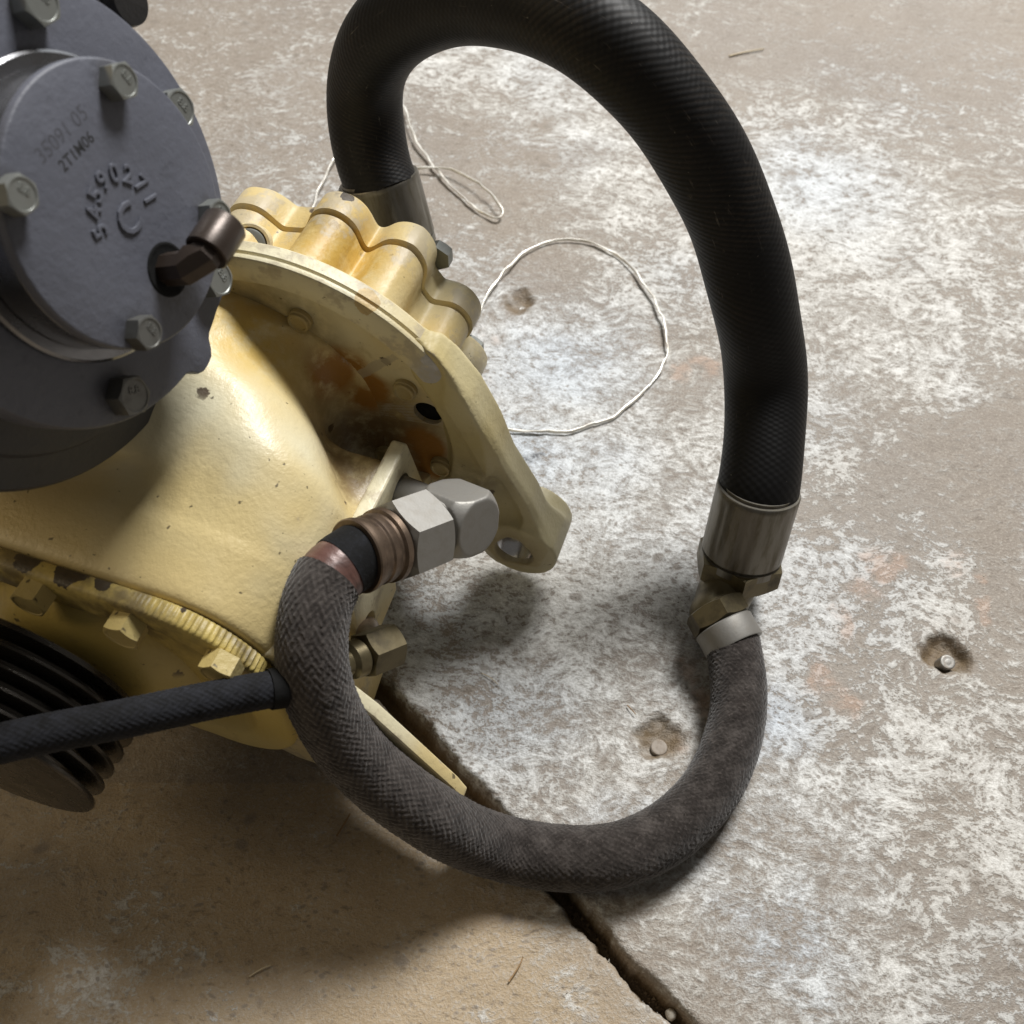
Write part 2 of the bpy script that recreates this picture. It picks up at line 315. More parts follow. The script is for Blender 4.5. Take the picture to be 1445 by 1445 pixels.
def marked(me, size):
    t_ = text_mesh('8.8', size, .00022); h_ = max(v.co.z for v in me.vertices) - .0004; t_.transform(Matrix.Translation((0, size * .15, h_))); bm = bmesh.new(); bm.from_mesh(me); bm.from_mesh(t_); bm.to_mesh(me); bm.free(); return me
def spline(pts, n):
    P = np.asarray(pts, float); d = np.r_[0, np.cumsum(np.sqrt(np.linalg.norm(np.diff(P, axis=0), axis=1)))]
    N = len(P); hh = np.diff(d); Am = np.zeros((N, N)); B = np.zeros((N, 3)); Am[0, 0] = Am[-1, -1] = 1
    for i in range(1, N - 1):
        Am[i, i - 1] = hh[i - 1]; Am[i, i] = 2 * (hh[i - 1] + hh[i]); Am[i, i + 1] = hh[i]
        B[i] = 3 * ((P[i + 1] - P[i]) / hh[i] - (P[i] - P[i - 1]) / hh[i - 1])
    c = np.linalg.solve(Am, B); t = np.linspace(0, d[-1], n * 4); k = np.clip(np.searchsorted(d, t, 'right') - 1, 0, N - 2); x = (t - d[k])[:, None]; h_ = hh[k][:, None]
    b_ = (P[k + 1] - P[k]) / h_ - h_ * (2 * c[k] + c[k + 1]) / 3; e = (c[k + 1] - c[k]) / (3 * h_)
    Q = P[k] + b_ * x + c[k] * x ** 2 + e * x ** 3
    L = np.r_[0, np.cumsum(np.linalg.norm(np.diff(Q, axis=0), axis=1))]; Li = np.linspace(0, L[-1], n)
    return np.stack([np.interp(Li, L, Q[:, j]) for j in range(3)], -1), Li
def sweep(Q, r, nv, disp=None, L=None):
    """tube points; disp(Larr[:,None], ang[None,:]) -> radial offset"""
    T = np.gradient(Q, axis=0); T /= np.linalg.norm(T, axis=1)[:, None]
    nrm = np.cross(T[0], [0, 0, 1.]); nrm /= np.linalg.norm(nrm); Ns = [nrm]
    for i in range(1, len(Q)):
        v = Ns[-1] - T[i] * (Ns[-1] @ T[i]); Ns.append(v / np.linalg.norm(v))
    Ns = np.array(Ns); Bs = np.cross(T, Ns); ph = np.linspace(0, 2 * np.pi, nv, endpoint=False)
    rad = np.broadcast_to(np.asarray(r, float).reshape(-1, 1) if np.ndim(r) else np.full((1, 1), r), (len(Q), nv)).copy()
    if disp is not None: rad = rad + disp(L[:, None], ph[None, :])
    P = Q[:, None, :] + rad[..., None] * (np.cos(ph)[None, :, None] * Ns[:, None, :] + np.sin(ph)[None, :, None] * Bs[:, None, :])
    return P, T, Ns, Bs
def uv_tube(me, L, nv, r):
    nu = len(L); uvl = me.uv_layers.new(name='UVMap'); n = (nu - 1) * nv
    a, b_ = np.meshgrid(np.arange(nu - 1), np.arange(nv), indexing='ij'); a = a.ravel(); b_ = b_.ravel()
    q = 2 * np.pi * r / nv
    uv = np.stack([np.stack([L[a], b_ * q], -1), np.stack([L[a + 1], b_ * q], -1), np.stack([L[a + 1], (b_ + 1) * q], -1), np.stack([L[a], (b_ + 1) * q], -1)], 1)
    full = np.zeros(len(me.loops) * 2); full[:uv.size] = uv.ravel(); uvl.data.foreach_set('uv', full)
def fattr(me, name, v):
    at_ = me.attributes.new(name, 'FLOAT', 'POINT'); at_.data.foreach_set('value', np.asarray(v, np.float32).ravel())
def extrude_poly(name, pts, z0, z1, bev=.0015, seg=2):
    bm = bmesh.new(); vs = [bm.verts.new((x, y, z0)) for x, y in pts]; f = bm.faces.new(vs)
    ex = bmesh.ops.extrude_face_region(bm, geom=[f]); bmesh.ops.translate(bm, verts=[e for e in ex['geom'] if isinstance(e, bmesh.types.BMVert)], vec=(0, 0, z1 - z0))
    bmesh.ops.recalc_face_normals(bm, faces=bm.faces)
    if bev: bmesh.ops.bevel(bm, geom=[e for e in bm.edges if e.calc_face_angle(0) > R(18)], offset=bev, segments=seg, affect='EDGES', profile=.6)
    me = bpy.data.meshes.new(name); bm.to_mesh(me); bm.free(); return me
def bore(o, parent_local, loc, d, r, depth):
    """drill a blind round hole into o (loc, d in o's own space)"""
    c = bpy.data.objects.new('cutter', polar('cutter', [(-depth, r), (.01, r)], 40)); COL.objects.link(c); c.matrix_world = axis_mat(loc, d)
    keep = o.parent; ml = o.matrix_basis.copy(); o.parent = None; o.matrix_basis = Matrix()
    md = o.modifiers.new('b', 'BOOLEAN'); md.operation = 'DIFFERENCE'; md.object = c; md.solver = 'EXACT'; bpy.context.view_layer.update()
    me = bpy.data.meshes.new_from_object(o.evaluated_get(bpy.context.evaluated_depsgraph_get())); o.modifiers.clear(); o.data = me
    o.parent = keep; o.matrix_basis = ml; bpy.data.objects.remove(c); return sharp(o, 35)
# machine axes as columns for things drawn in a plane across the shaft: poly (u, z) extruded along s
PL = Matrix(((0, 0, 1, 0), (1, 0, 0, 0), (0, 1, 0, H), (0, 0, 0, 1)))
# poly (s, z) extruded along u  (mirrored pair avoided: s -> x, z -> y, u -> -z)
PU = Matrix(((1, 0, 0, 0), (0, 0, -1, 0), (0, 1, 0, H), (0, 0, 0, 1)))

def surface_nets(f, lo, hi, h, smooth=2):
    lo = np.array(lo, float); n = np.ceil((np.array(hi) - lo) / h).astype(int) + 1
    xs = [lo[i] + h * np.arange(n[i]) for i in range(3)]
    X, Y, Zz = np.meshgrid(*xs, indexing='ij'); D = f(X, Y, Zz).astype(np.float32)
    I = D < 0; c = np.zeros(tuple(n - 1), np.int8)
    corners = [(i, j, k) for i in (0, 1) for j in (0, 1) for k in (0, 1)]
    sl = lambda q: tuple(slice(q[a_], n[a_] - 1 + q[a_]) for a_ in range(3))
    for q in corners: c += I[sl(q)]
    act = (c > 0) & (c < 8); idx = -np.ones(act.shape, np.int64); ids = np.argwhere(act); idx[act] = np.arange(len(ids))
    acc = np.zeros((len(ids), 3)); cnt = np.zeros(len(ids))
    dv = {q: D[tuple((ids + q).T)] for q in corners}
    for q in corners:
        for ax in range(3):
            if q[ax] == 0:
                q2 = list(q); q2[ax] = 1; q2 = tuple(q2); d0 = dv[q]; d1 = dv[q2]; mk = (d0 < 0) != (d1 < 0)
                t = np.where(mk, d0 / np.where(d0 == d1, 1, d0 - d1), 0); p = np.tile(np.array(q, float), (len(ids), 1)); p[:, ax] += t
                acc[mk] += p[mk]; cnt[mk] += 1
    V = lo + h * (ids + acc / cnt[:, None]); F = []   # vertices, then quads
    for ax in range(3):
        b1, b2 = (ax + 1) % 3, (ax + 2) % 3
        s0 = [slice(1, n[i] - 1) for i in range(3)]; s1 = list(s0); s0[ax] = slice(0, n[ax] - 1); s1[ax] = slice(1, n[ax])
        ch = I[tuple(s0)] != I[tuple(s1)]; g_ = np.argwhere(ch); ins = I[tuple(s0)][ch]
        off = np.ones(3, int); off[ax] = 0; g_ = g_ + off
        def cell(o1, o2):
            qq = g_.copy(); qq[:, b1] += o1; qq[:, b2] += o2; return idx[tuple(qq.T)]
        q4 = np.stack([cell(-1, -1), cell(0, -1), cell(0, 0), cell(-1, 0)], 1); q4[~ins] = q4[~ins][:, ::-1]; F.append(q4)
    F = np.concatenate(F)
    lb = np.arange(len(V))                      # keep only the largest connected piece
    for _ in range(4000):
        mn = lb[F].min(1); l2 = lb.copy(); np.minimum.at(l2, F.ravel(), np.repeat(mn, 4)); l2 = l2[l2]
        if (l2 == lb).all(): break
        lb = l2
    big = np.bincount(lb).argmax(); kv = lb == big; F = F[kv[F[:, 0]]]; nid = np.cumsum(kv) - 1; V = V[kv]; F = nid[F]
    for _ in range(smooth):   # laplacian
        e = np.concatenate([F[:, [0, 1]], F[:, [1, 2]], F[:, [2, 3]], F[:, [3, 0]]]); S = np.zeros_like(V); N_ = np.zeros(len(V))
        np.add.at(S, e[:, 0], V[e[:, 1]]); np.add.at(S, e[:, 1], V[e[:, 0]]); np.add.at(N_, e[:, 0], 1); np.add.at(N_, e[:, 1], 1)
        V = V * .4 + .6 * S / N_[:, None]
    me = bpy.data.meshes.new('sdf'); me.vertices.add(len(V)); me.vertices.foreach_set('co', V.ravel()); nF = len(F)
    me.loops.add(nF * 4); me.loops.foreach_set('vertex_index', F.ravel()); me.polygons.add(nF); me.polygons.foreach_set('loop_start', np.arange(nF) * 4)
    me.update(calc_edges=True); return me
def smin(a, b, k):
    h = np.maximum(k - np.abs(a - b), 0) / k; return np.minimum(a, b) - h * h * k * .25
def poly_sd(pts, x, y):
    P = np.array(pts, float); d = np.full(x.shape, 1e9); sgn = np.ones(x.shape); N = len(P)
    for i in range(N):
        a_, b_ = P[i], P[i - 1]; e = b_ - a_; wx = x - a_[0]; wy = y - a_[1]; t = np.clip((wx * e[0] + wy * e[1]) / (e @ e), 0, 1)
        d = np.minimum(d, (wx - e[0] * t) ** 2 + (wy - e[1] * t) ** 2)
        c1 = y >= a_[1]; c2 = y < b_[1]; c3 = e[0] * wy > e[1] * wx
        sgn = np.where((c1 & c2 & c3) | (~c1 & ~c2 & ~c3), -sgn, sgn)
    return sgn * np.sqrt(d)
def vnoise(x, y, seed=0):
    """cheap value noise, vectorised"""
    r = np.random.default_rng(seed).random((256, 256)); xi = np.floor(x).astype(int); yi = np.floor(y).astype(int); fx = x - xi; fy = y - yi
    fx = fx * fx * (3 - 2 * fx); fy = fy * fy * (3 - 2 * fy); g_ = lambda i, j: r[i % 256, j % 256]
    return (g_(xi, yi) * (1 - fx) + g_(xi + 1, yi) * fx) * (1 - fy) + (g_(xi, yi + 1) * (1 - fx) + g_(xi + 1, yi + 1) * fx) * fy
def fbm(x, y, f, o=4, seed=0):
    s = 0; a_ = .5; tot = 0
    for i in range(o): s = s + a_ * vnoise(x * f, y * f, seed + i); tot += a_; a_ *= .5; f *= 2.03
    return s / tot

# ================================================================== FLOOR (two concrete slabs, ragged joint between)
JOINT = np.array([fl(*p)[:2] for p in ((180, 640), (400, 845), (540, 985), (585, 1030), (640, 1092), (692, 1148), (745, 1205), (800, 1268), (852, 1330), (905, 1390), (960, 1448), (1100, 1600))])
jd = JOINT[-1] - JOINT[-2]; JOINT = np.vstack([JOINT[0] + (JOINT[0] - JOINT[1]) * 12, JOINT, JOINT[-1] + jd * 12])
def joint_side(X, Y):
    best = np.full(X.shape, 1e9); side = np.zeros(X.shape); along = np.zeros(X.shape); acc = 0
    for i in range(len(JOINT) - 1):
        a_, b_ = JOINT[i], JOINT[i + 1]; e = b_ - a_; le = np.linalg.norm(e); wx = X - a_[0]; wy = Y - a_[1]; t = np.clip((wx * e[0] + wy * e[1]) / le ** 2, 0, 1)
        dd = np.hypot(wx - e[0] * t, wy - e[1] * t); cr = (e[0] * wy - e[1] * wx); u_ = dd < best
        best = np.where(u_, dd, best); side = np.where(u_, np.sign(cr), side); along = np.where(u_, acc + t * le, along); acc += le
    return best * side, along        # >0 : far (white) slab
def axis_coords(lo, hi, h, far, n=26):
    k = np.linspace(0, 1, n)[1:] ** 2.2
    return np.r_[lo - far * k[::-1], np.arange(lo, hi, h), hi + far * k]
gx = axis_coords(-.45, .45, .0017, 3.5); gy = axis_coords(-.40, .34, .0017, 3.5)
FX, FY = np.meshgrid(gx, gy, indexing='ij')
sd, along = joint_side(FX, FY)
sdn = sd + (fbm(FX, FY, 60, 3, 3) - .5) * .006 + (fbm(FX, FY, 260, 2, 5) - .5) * .0022
zf = (fbm(FX, FY, 7, 4, 20) - .5) * .0022 + (fbm(FX, FY, 90, 3, 30) - .5) * .0009
def sst(x, a_, b_): t = np.clip((x - a_) / (b_ - a_), 0, 1); return t * t * (3 - 2 * t)
wj = (.0080 + .0035 * sst(FY, -.26, -.16)) + .004 * (fbm(along, along * 0, 30, 2, 9) - .5)         # groove: steep near side, sloping far side
groove = np.where(sdn < 0, 1 - sst(-sdn, .0002, .0056), 1 - sst(sdn, wj * .35, wj))
zf = zf - groove * .021
CR = [((735, 424), .0165, .0055), ((1335, 922), .0180, .008), ((930, 1040), .0175, .0055)]
crm = np.zeros_like(FX)
for (p, r, dep) in CR:
    c = fl(*p); rr = np.hypot(FX - c[0], FY - c[1]) + (fbm(FX, FY, 95, 3, 14) - .5) * .013
    q = 1 - sst(rr, r * .35, r); zf -= q * dep; crm = np.maximum(crm, 1 - sst(rr, r * .55, r * 1.08))
# whitewash coverage, brown, rust and dark patches (places on the floor, in metres)
WH = [(1200, 30, .16), (1400, 60, .22), (1050, 90, .15), (330, 40, .30), (420, 170, .36), (250, 10, .28), (640, 100, .68), (720, 110, .70), (800, 130, .62), (750, 235, .26), (640, 205, .24), (850, 265, .74), (820, 200, .72), (720, 290, .24), (790, 385, .30), (880, 400, .62), (760, 480, .76), (800, 550, .86), (700, 560, .75), (900, 500, .66), (1110, 170, .60), (1150, 250, .84), (1200, 330, .84), (1300, 350, .74), (1250, 150, .50), (1180, 100, .22), (1300, 110, .22), (1400, 200, .42), (1420, 400, .50), (1250, 480, .78), (1180, 450, .62), (1330, 540, .72), (1170, 580, .66), (1340, 640, .06), (1430, 600, .10), (1240, 690, .28), (1240, 600, .40), (1150, 650, .55), (1400, 760, .14), (1430, 690, .2), (1280, 790, .48), (1160, 790, .66), (1150, 880, .66), (1220, 940, .38), (1330, 860, .62), (1330, 820, .58), (1430, 900, .24), (1420, 1000, .52), (1300, 1050, .66), (1200, 1050, .52), (1240, 1170, .58), (1400, 1200, .64), (1150, 1110, .72), (1110, 1010, .74), (1220, 1300, .62), (1350, 1340, .56), (1440, 1430, .5), (1050, 1240, .60), (1000, 1300, .55), (1100, 1380, .60), (950, 1330, .42), (1010, 1400, .34), (850, 1000, .72), (880, 1110, .68), (760, 1090, .66), (700, 1020, .66), (640, 950, .64), (800, 850, .74), (900, 780, .72), (960, 880, .70), (900, 650, .82), (780, 700, .80), (980, 700, .7), (960, 560, .48), (970, 500, .46), (1000, 610, .66), (960, 930, .56), (1080, 1150, .60), (1000, 1200, .58)]
def idw(tab, X, Y, p=3.2, s0=.012):
    num = np.zeros(X.shape); den = np.zeros(X.shape)
    for px, py, v in tab:
        c = fl(px, py); wgt = 1 / ((X - c[0]) ** 2 + (Y - c[1]) ** 2 + s0 ** 2) ** (p / 2); num += wgt * v; den += wgt
    return num / den
WN = [(795, 1290, .58), (790, 1340, .56), (785, 1385, .5), (820, 1310, .40), (850, 1360, .3), (890, 1425, .46), (860, 1435, .4), (740, 1300, .12), (700, 1340, .06), (750, 1420, .14), (600, 1350, .05), (450, 1380, .05), (300, 1300, .03), (195, 1310, .50), (215, 1345, .46), (120, 1370, .42), (150, 1400, .44), (60, 1385, .42), (60, 1212, .36), (20, 1300, .10), (120, 1250, .05), (250, 1420, .16), (300, 1200, .02), (50, 1130, .04), (400, 1120, .02), (560, 1180, .04), (640, 1060, .30), (600, 1020, .34), (660, 1110, .32)]
near = sdn < .001
white = np.where(near, idw(WN, FX, FY), idw(WH, FX, FY)) - .65 * sst(groove, .15, .8)
white = white + .10 * (fbm(FX, FY, 26, 3, 50) - .5)
brown = np.where(near, 1.0 - .45 * sst(-sdn, .04, 0), .06 + .25 * (fbm(FX, FY, 9, 3, 41) - .3)); brown = np.clip(brown, 0, 1)
brown = np.where(near & (FY > -.2), np.minimum(brown, .5), brown)
def spots(tab):
    o = np.zeros(FX.shape)
    for px, py, r, k in tab:
        c = fl(px, py); wx = FX + (fbm(FX, FY, 55, 3, 61) - .5) * .030; wy = FY + (fbm(FX, FY, 55, 3, 67) - .5) * .030; o = np.maximum(o, k * (1 - sst(np.hypot(wx - c[0], (wy - c[1]) * 1.2), 0, r)))
    return o
rust = spots([(985, 510, .016, 1), (965, 525, .014, .9), (1250, 795, .022, 1), (1220, 830, .022, .7), (1180, 880, .02, 1), (1160, 960, .018, 1), (1190, 990, .022, .8), (1390, 860, .018, .9), (1400, 820, .014, .8), (1350, 800, .02, .5), (700, 470, .02, .4), (690, 540, .02, .4), (990, 990, .020, .9), (975, 950, .016, .8), (960, 1050, .020, .7), (1330, 880, .02, .3), (700, 1280, .05, .3)])
dark_spots = spots([(733, 648, .009, 1.6), (728, 655, .007, 1.4), (985, 915, .011, .7), (990, 930, .010, .6), (745, 635, .008, 1.1)])  # small spots where the floor colour turns near black
cool = spots([(800, 520, .10, 1), (720, 640, .09, 1), (860, 640, .07, .6), (1090, 1010, .05, 1), (1100, 1330, .06, 1), (700, 1000, .09, .9), (900, 1180, .05, .6), (1120, 240, .12, .6), (640, 900, .08, .8)])  # where a bluish sheen of light is painted into the wash colour
dirt = np.clip(np.maximum(crm * (.55 + .5 * fbm(FX, FY, 180, 2, 71)), .95 * sst(groove, .18, .75)), 0, 1)
ring = fl(1160, 762); rr = np.hypot(FX - ring[0], FY - ring[1]); white = white - .45 * np.exp(-((rr - .0085) / .0028) ** 2)
floor = tag(empty('floor', (0, 0, 0)), kind='structure')
def slab(name, keep, label):
    nu, nv = FX.shape; fm = keep[:-1, :-1]; a_, b_ = np.nonzero(fm)
    F = np.stack([a_ * nv + b_, (a_ + 1) * nv + b_, (a_ + 1) * nv + b_ + 1, a_ * nv + b_ + 1], -1)
    used, inv = np.unique(F, return_inverse=True); F = inv.reshape(F.shape)
    V = np.stack([FX.ravel(), FY.ravel(), zf.ravel()], -1)[used]
    me = bpy.data.meshes.new(name); me.vertices.add(len(V)); me.vertices.foreach_set('co', V.ravel()); nF = len(F); me.loops.add(nF * 4)
    me.loops.foreach_set('vertex_index', F.ravel()); me.polygons.add(nF); me.polygons.foreach_set('loop_start', np.arange(nF) * 4); me.update(calc_edges=True)
    for nm, arr in (('white', white), ('rust', rust), ('brown', brown), ('dirt', dirt), ('dark_spots', dark_spots), ('cool', cool)): fattr(me, nm, arr.ravel()[used])
    o = link(name, me, 'floor', floor); o['label'] = label; return o
slab('concrete_slab', sd >= .002, 'pale whitewashed concrete slab beyond the joint')
slab('concrete_slab', sd < .002, 'brown bare concrete slab on the near side of the joint')

# ================================================================== COMPRESSOR
comp = empty('compressor', tuple(ROOT), AZ)
tag(comp, 'cream painted screw compressor with grey round intake valve, lying on the concrete floor', 'compressor')
# --- main casting
def interp(s, xs, ys): return np.interp(s, xs, ys)
SX = [-.02, 0, .03, .055, .083, .115, .143, .166]
def sm_interp(s, ys):
    from_ = np.interp(np.linspace(-.02, .166, 200), SX, ys); k = np.hanning(25); k /= k.sum(); f2 = np.convolve(np.pad(from_, 12, 'edge'), k, 'valid')
    return np.interp(s, np.linspace(-.02, .166, 200), f2)
def housing(x, y, z):
    z = z - H
    right = sm_interp(x, [14, 17, 29, 52, 74, 80, 74, 69]); right = right * 1e-3
    left = sm_interp(x, [-135, -135, -135, -135, -135, -135, -132, -130]) * 1e-3
    top = sm_interp(x, [72, 80, 90, 92, 84, 70, 62, 56]) * 1e-3
    bot = sm_interp(x, [-80, -80, -85, -88, -88, -86, -84, -82]) * 1e-3
    rr = sm_interp(x, [66, 66, 66, 66, 62, 56, 52, 50]) * 1e-3
    cu = (right + left) / 2; hu = (right - left) / 2; cz = (top + bot) / 2; hz = (top - bot) / 2
    qx = np.abs(y - cu) - hu + rr; qy = np.abs(z - cz) - hz + rr
    d = np.hypot(np.maximum(qx, 0), np.maximum(qy, 0)) + np.minimum(np.maximum(qx, qy), 0) - rr
    d = np.maximum(d, np.maximum(x - .160, -.014 - x))
    # inlet neck along the valve axis
    px = x - VC[0]; py = y - VC[1]; pz = z + H - VC[2]
    hn = py * math.cos(EL) + pz * math.sin(EL); mm = -py * math.sin(EL) + pz * math.cos(EL); rad = np.hypot(px, mm)
    dn = np.maximum(rad - (.112 - .10 * np.clip(-.05 - hn, 0, .2)), np.maximum(hn + .048, -.135 - hn))
    d = smin(d, dn, .036)
    disc = np.maximum(np.hypot(y + .012, z) - .070, np.maximum(x + .005, -.0135 - x)); d = smin(d, disc, .044)
    bx_ = np.stack([np.abs(x - .0740) - .0440, np.abs(y - .050) - .0225, np.abs(z + .033) - .054], -1); shelf = np.linalg.norm(np.maximum(bx_ + .004, 0), axis=-1) + np.minimum(bx_.max(-1) + .004, 0) - .004; d = smin(d, shelf, .016)
    # front lip
    grow = .009 * np.clip((.1645 - x) / .034, 0, 1); q1 = np.abs(y + .031) - .1010 - grow * .4 + .05; q2 = np.abs(z + .0125) - .0690 - grow + .05
    lip = np.hypot(np.maximum(q1, 0), np.maximum(q2, 0)) + np.minimum(np.maximum(q1, q2), 0) - .05
    lip = np.maximum(lip, np.maximum(x - .1645, .1310 - x)); d = smin(d, lip, .0035)
    return d
hm = surface_nets(housing, (-.045, -.245, H - .13), (.212, .112, H + .33), .0024, 3)
link('housing', hm, 'housing', comp)

# --- rear mounting flange disc
def circ_rings(prof, **k): return polar('lathe', [(h, r) for r, h in prof], **k)
fd = circ_rings([(.001, -.0045), (.0935, -.0045), (.0975, -.0038), (.0995, -.0012), (.1008, 0), (.1152, 0), (.1164, -.0008), (.1168, -.002), (.1168, -.0028), (.1158, -.0034), (.1158, -.0046), (.1172, -.0054), (.1172, -.0122), (.116, -.0138), (.10, -.0138), (.001, -.0138)], n=180)
flange = sharp(link('mounting_flange', fd, 'flange', comp, local=PL.copy()), 50)
# leg with its bolt eye (one each side), cast shape
LEG = [(.088, .075), (.106, .050), (.1205, .018), (.1275, 0), (.1435, -.032), (.1560, -.068), (.150, -.088), (.128, -.092), (.1150, -.076), (.090, -.050), (.06, -.08), (.05, -.02)]
def leg_sdf(x, y, z):
    z = z - H
    d2 = poly_sd(LEG, y, z); web = np.maximum(d2, np.maximum(x + .0060, -.0165 - x))
    rim = np.maximum(np.abs(d2 + .0035) - .0035, np.maximum(x + .0005, -.0185 - x))
    rim = np.maximum(rim, -(y - .100))          # rim only along the outside edge
    rho = np.hypot(y, z); ringb = np.maximum(np.abs(rho - .1080) - .0090, np.maximum(x - .0004 + .004 * sst(z, .045, .068), -.0140 - x)); ringb = np.maximum(ringb, np.maximum(z - .085, .070 - y))
    boss = np.maximum(np.hypot(y - .1385, z + .0835) - .0255, np.maximum(x - .0005, -.036 - x))
    d = smin(smin(smin(web, rim, .008), ringb, .014), boss, .014)
    d = np.maximum(d, -(np.hypot(y - .0822, z - .0248) - .0100))
    return np.maximum(d, -(np.hypot(y - .1365, z + .0825) - .0128))
lm = surface_nets(leg_sdf, (-.042, .04, H - .115), (.006, .170, H + .085), .0013, 1)
link('mounting_leg', lm, 'leg', comp)
lm2 = lm.copy(); lm2.materials.clear(); cc = np.zeros(len(lm2.vertices) * 3); lm2.vertices.foreach_get('co', cc); cc[1::3] *= -1; lm2.vertices.foreach_set('co', cc); lm2.flip_normals()
link('mounting_leg', lm2, 'leg', comp)
eye = polar('eye', [(-.036, .0132), (-.0015, .0132), (-.0015, .0126), (-.036, .0126)], 48, False, False)
eo = link('bolt_eye_bushing', eye, 'shine', comp, local=PL @ Matrix.Translation((.1365, -.0825, 0)))
# flange bolts and empty hole
def bolt_at(name, me, m, parent, P, d, roll=0, up=(0, 0, 1)):
    return sharp(link(name, me, m, parent, local=axis_mat(P, d, up, roll)), 30) if me.users == 0 else link(name, me, m, parent, smooth=None, local=axis_mat(P, d, up, roll))
stud = polar('stud', [(-.002, .0070), (.0025, .0070), (.003, .0064), (.0046, .0062), (.005, .0057), (.0052, .0048), (.0046, .0044)], 32)
for (u_, z_) in ((.0125, .0775), (.0705, .0425), (.0885, -.0195), (.052, -.024), (-.045, .07), (-.08, .02)):
    bolt_at('stud', stud, 'stud', flange, (u_, z_, -.0045), (0, 0, 1))
bore(flange, None, (.0822, .0248, -.0045), (0, 0, 1), .0088, .02)
link('hole_shade_disc', polar('hp', [(-.012, .0086), (-.0075, .0086)], 32), 'black', flange, local=Matrix.Translation((.0822, .0248, 0)))  # black disc set inside the empty hole to paint its shade
# --- gear case behind the flange, 12 bolt lobes
LOBE = [R(118), R(84.5), R(59), R(29), R(-1), R(-31), R(-61), R(-91), R(-121), R(-151), R(179), R(149)]
def lobed(base, top, rb=.0160):
    Ls = np.sort(np.array(LOBE) % (2 * np.pi)); Lx = np.r_[Ls[-1] - 2 * np.pi, Ls, Ls[0] + 2 * np.pi]; fs = np.linspace(0, 2 * np.pi, 1440, endpoint=False)
    r = np.zeros(1440); Rb = top - rb
    for a_, b_ in zip(Lx[:-1], Lx[1:]):
        md = (a_ + b_) / 2; q = np.abs(fs - md) <= (b_ - a_) / 2 + 1e-6; r[q] = np.maximum(r[q], base * .985 / np.cos(fs[q] - md))
    for L_ in Ls:
        d_ = (fs - L_ + np.pi) % (2 * np.pi) - np.pi; q = np.abs(np.sin(d_)) < rb / Rb * .999; q &= np.abs(d_) < 1; r[q] = np.maximum(r[q], Rb * np.cos(d_[q]) + np.sqrt(rb ** 2 - (Rb * np.sin(d_[q])) ** 2))
    kk = np.hanning(31); kk /= kk.sum(); r = np.convolve(np.r_[r[-15:], r, r[:15]], kk, 'valid')
    r = r * np.interp(np.abs((fs - R(95) + np.pi) % (2 * np.pi) - np.pi), [0, R(20), R(36), R(66), R(96), R(180)], [1., 1.0, 1.03, .945, .86, .85])
    return lambda ph: np.interp(ph % (2 * np.pi), np.r_[fs, 2 * np.pi], np.r_[r, r[0]])
b0, b1 = lobed(.0885, .1050), lobed(.0895, .1068, .0168)
gc = polar('gear', [(-.0137, lobed(.094, .1070, .017)), (-.020, lobed(.0905, .1058)), (-.034, b0), (-.0578, b0), (-.0590, lobed(.0860, .1015))], 540, False, True)
sharp(link('gear_case', gc, 'gear', comp, local=PL.copy()), 45)
gcv = polar('gearcov', [(-.0596, lobed(.0860, .1015)), (-.0610, b1), (-.076, b1), (-.079, lobed(.0900, .1040)), (-.0808, lobed(.0875, .1010)), (-.0815, .06), (-.083, .04)], 540)
cover2 = sharp(link('gear_case_cover', gcv, 'gear', comp, local=PL.copy()), 45)
rb = hexhead('rear_bolt', .015, .007)
for L_ in LOBE: bolt_at('cover_bolt', rb, 'zinc', cover2, (.0780 * math.cos(L_), .0780 * math.sin(L_), -.0805), (0, 0, -1))
bolt_at('cover_bolt', rb, 'zinc', cover2, (.0925 * math.cos(R(49)), .0925 * math.sin(R(49)), -.0800), (0, 0, -1))
# --- oil plug boss on the flange crown
bp = to_local(at(352, 345, .585)); bd = Vector((.62, .30, .72)).normalized()
boss = polar('boss', [(-.026, .0155), (-.006, .0125), (-.0012, .0122), (0, .0113), (.0, .0098), (-.002, .0094)], 56)
bo = link('oil_plug_boss', boss, 'flange', comp, local=axis_mat(bp, bd)); sharp(bo, 40)
pg = polar('plug', [(-.003, .0090), (.0002, .0088), (.0006, .0078), (.0004, .0032), (-.004, .0030)], 48)
sharp(link('oil_plug', pg, 'zinc', bo, local=Matrix.Translation((0, 0, -.0004))), 40)
ps = polar('plugring', [(-.0025, .0096), (-.0010, .0096), (-.0010, .0089)], 40, False, False); link('seal_ring', ps, 'olive', bo)
# --- side block with two ports
BLK = [(.020, .026), (.110, .026), (.140, .010), (.148, -.1315), (.118, -.1325), (.0835, -.118), (.0855, -.076), (.058, -.072), (.0565, -.058), (.015, -.050), (-.006, -.045), (-.006, -.034), (.006, -.028)]
blk = extrude_poly('side_block', BLK, -.0800, -.0705, .0022, 3)
blo = sharp(link('side_block', blk, 'housing', comp, local=PU.copy()), 30)
bore(blo, None, (.037, -.001, -.080), (0, 0, -1), .0130, .006); bore(blo, None, (.098, -.052, -.080), (0, 0, -1), .0105, .020)
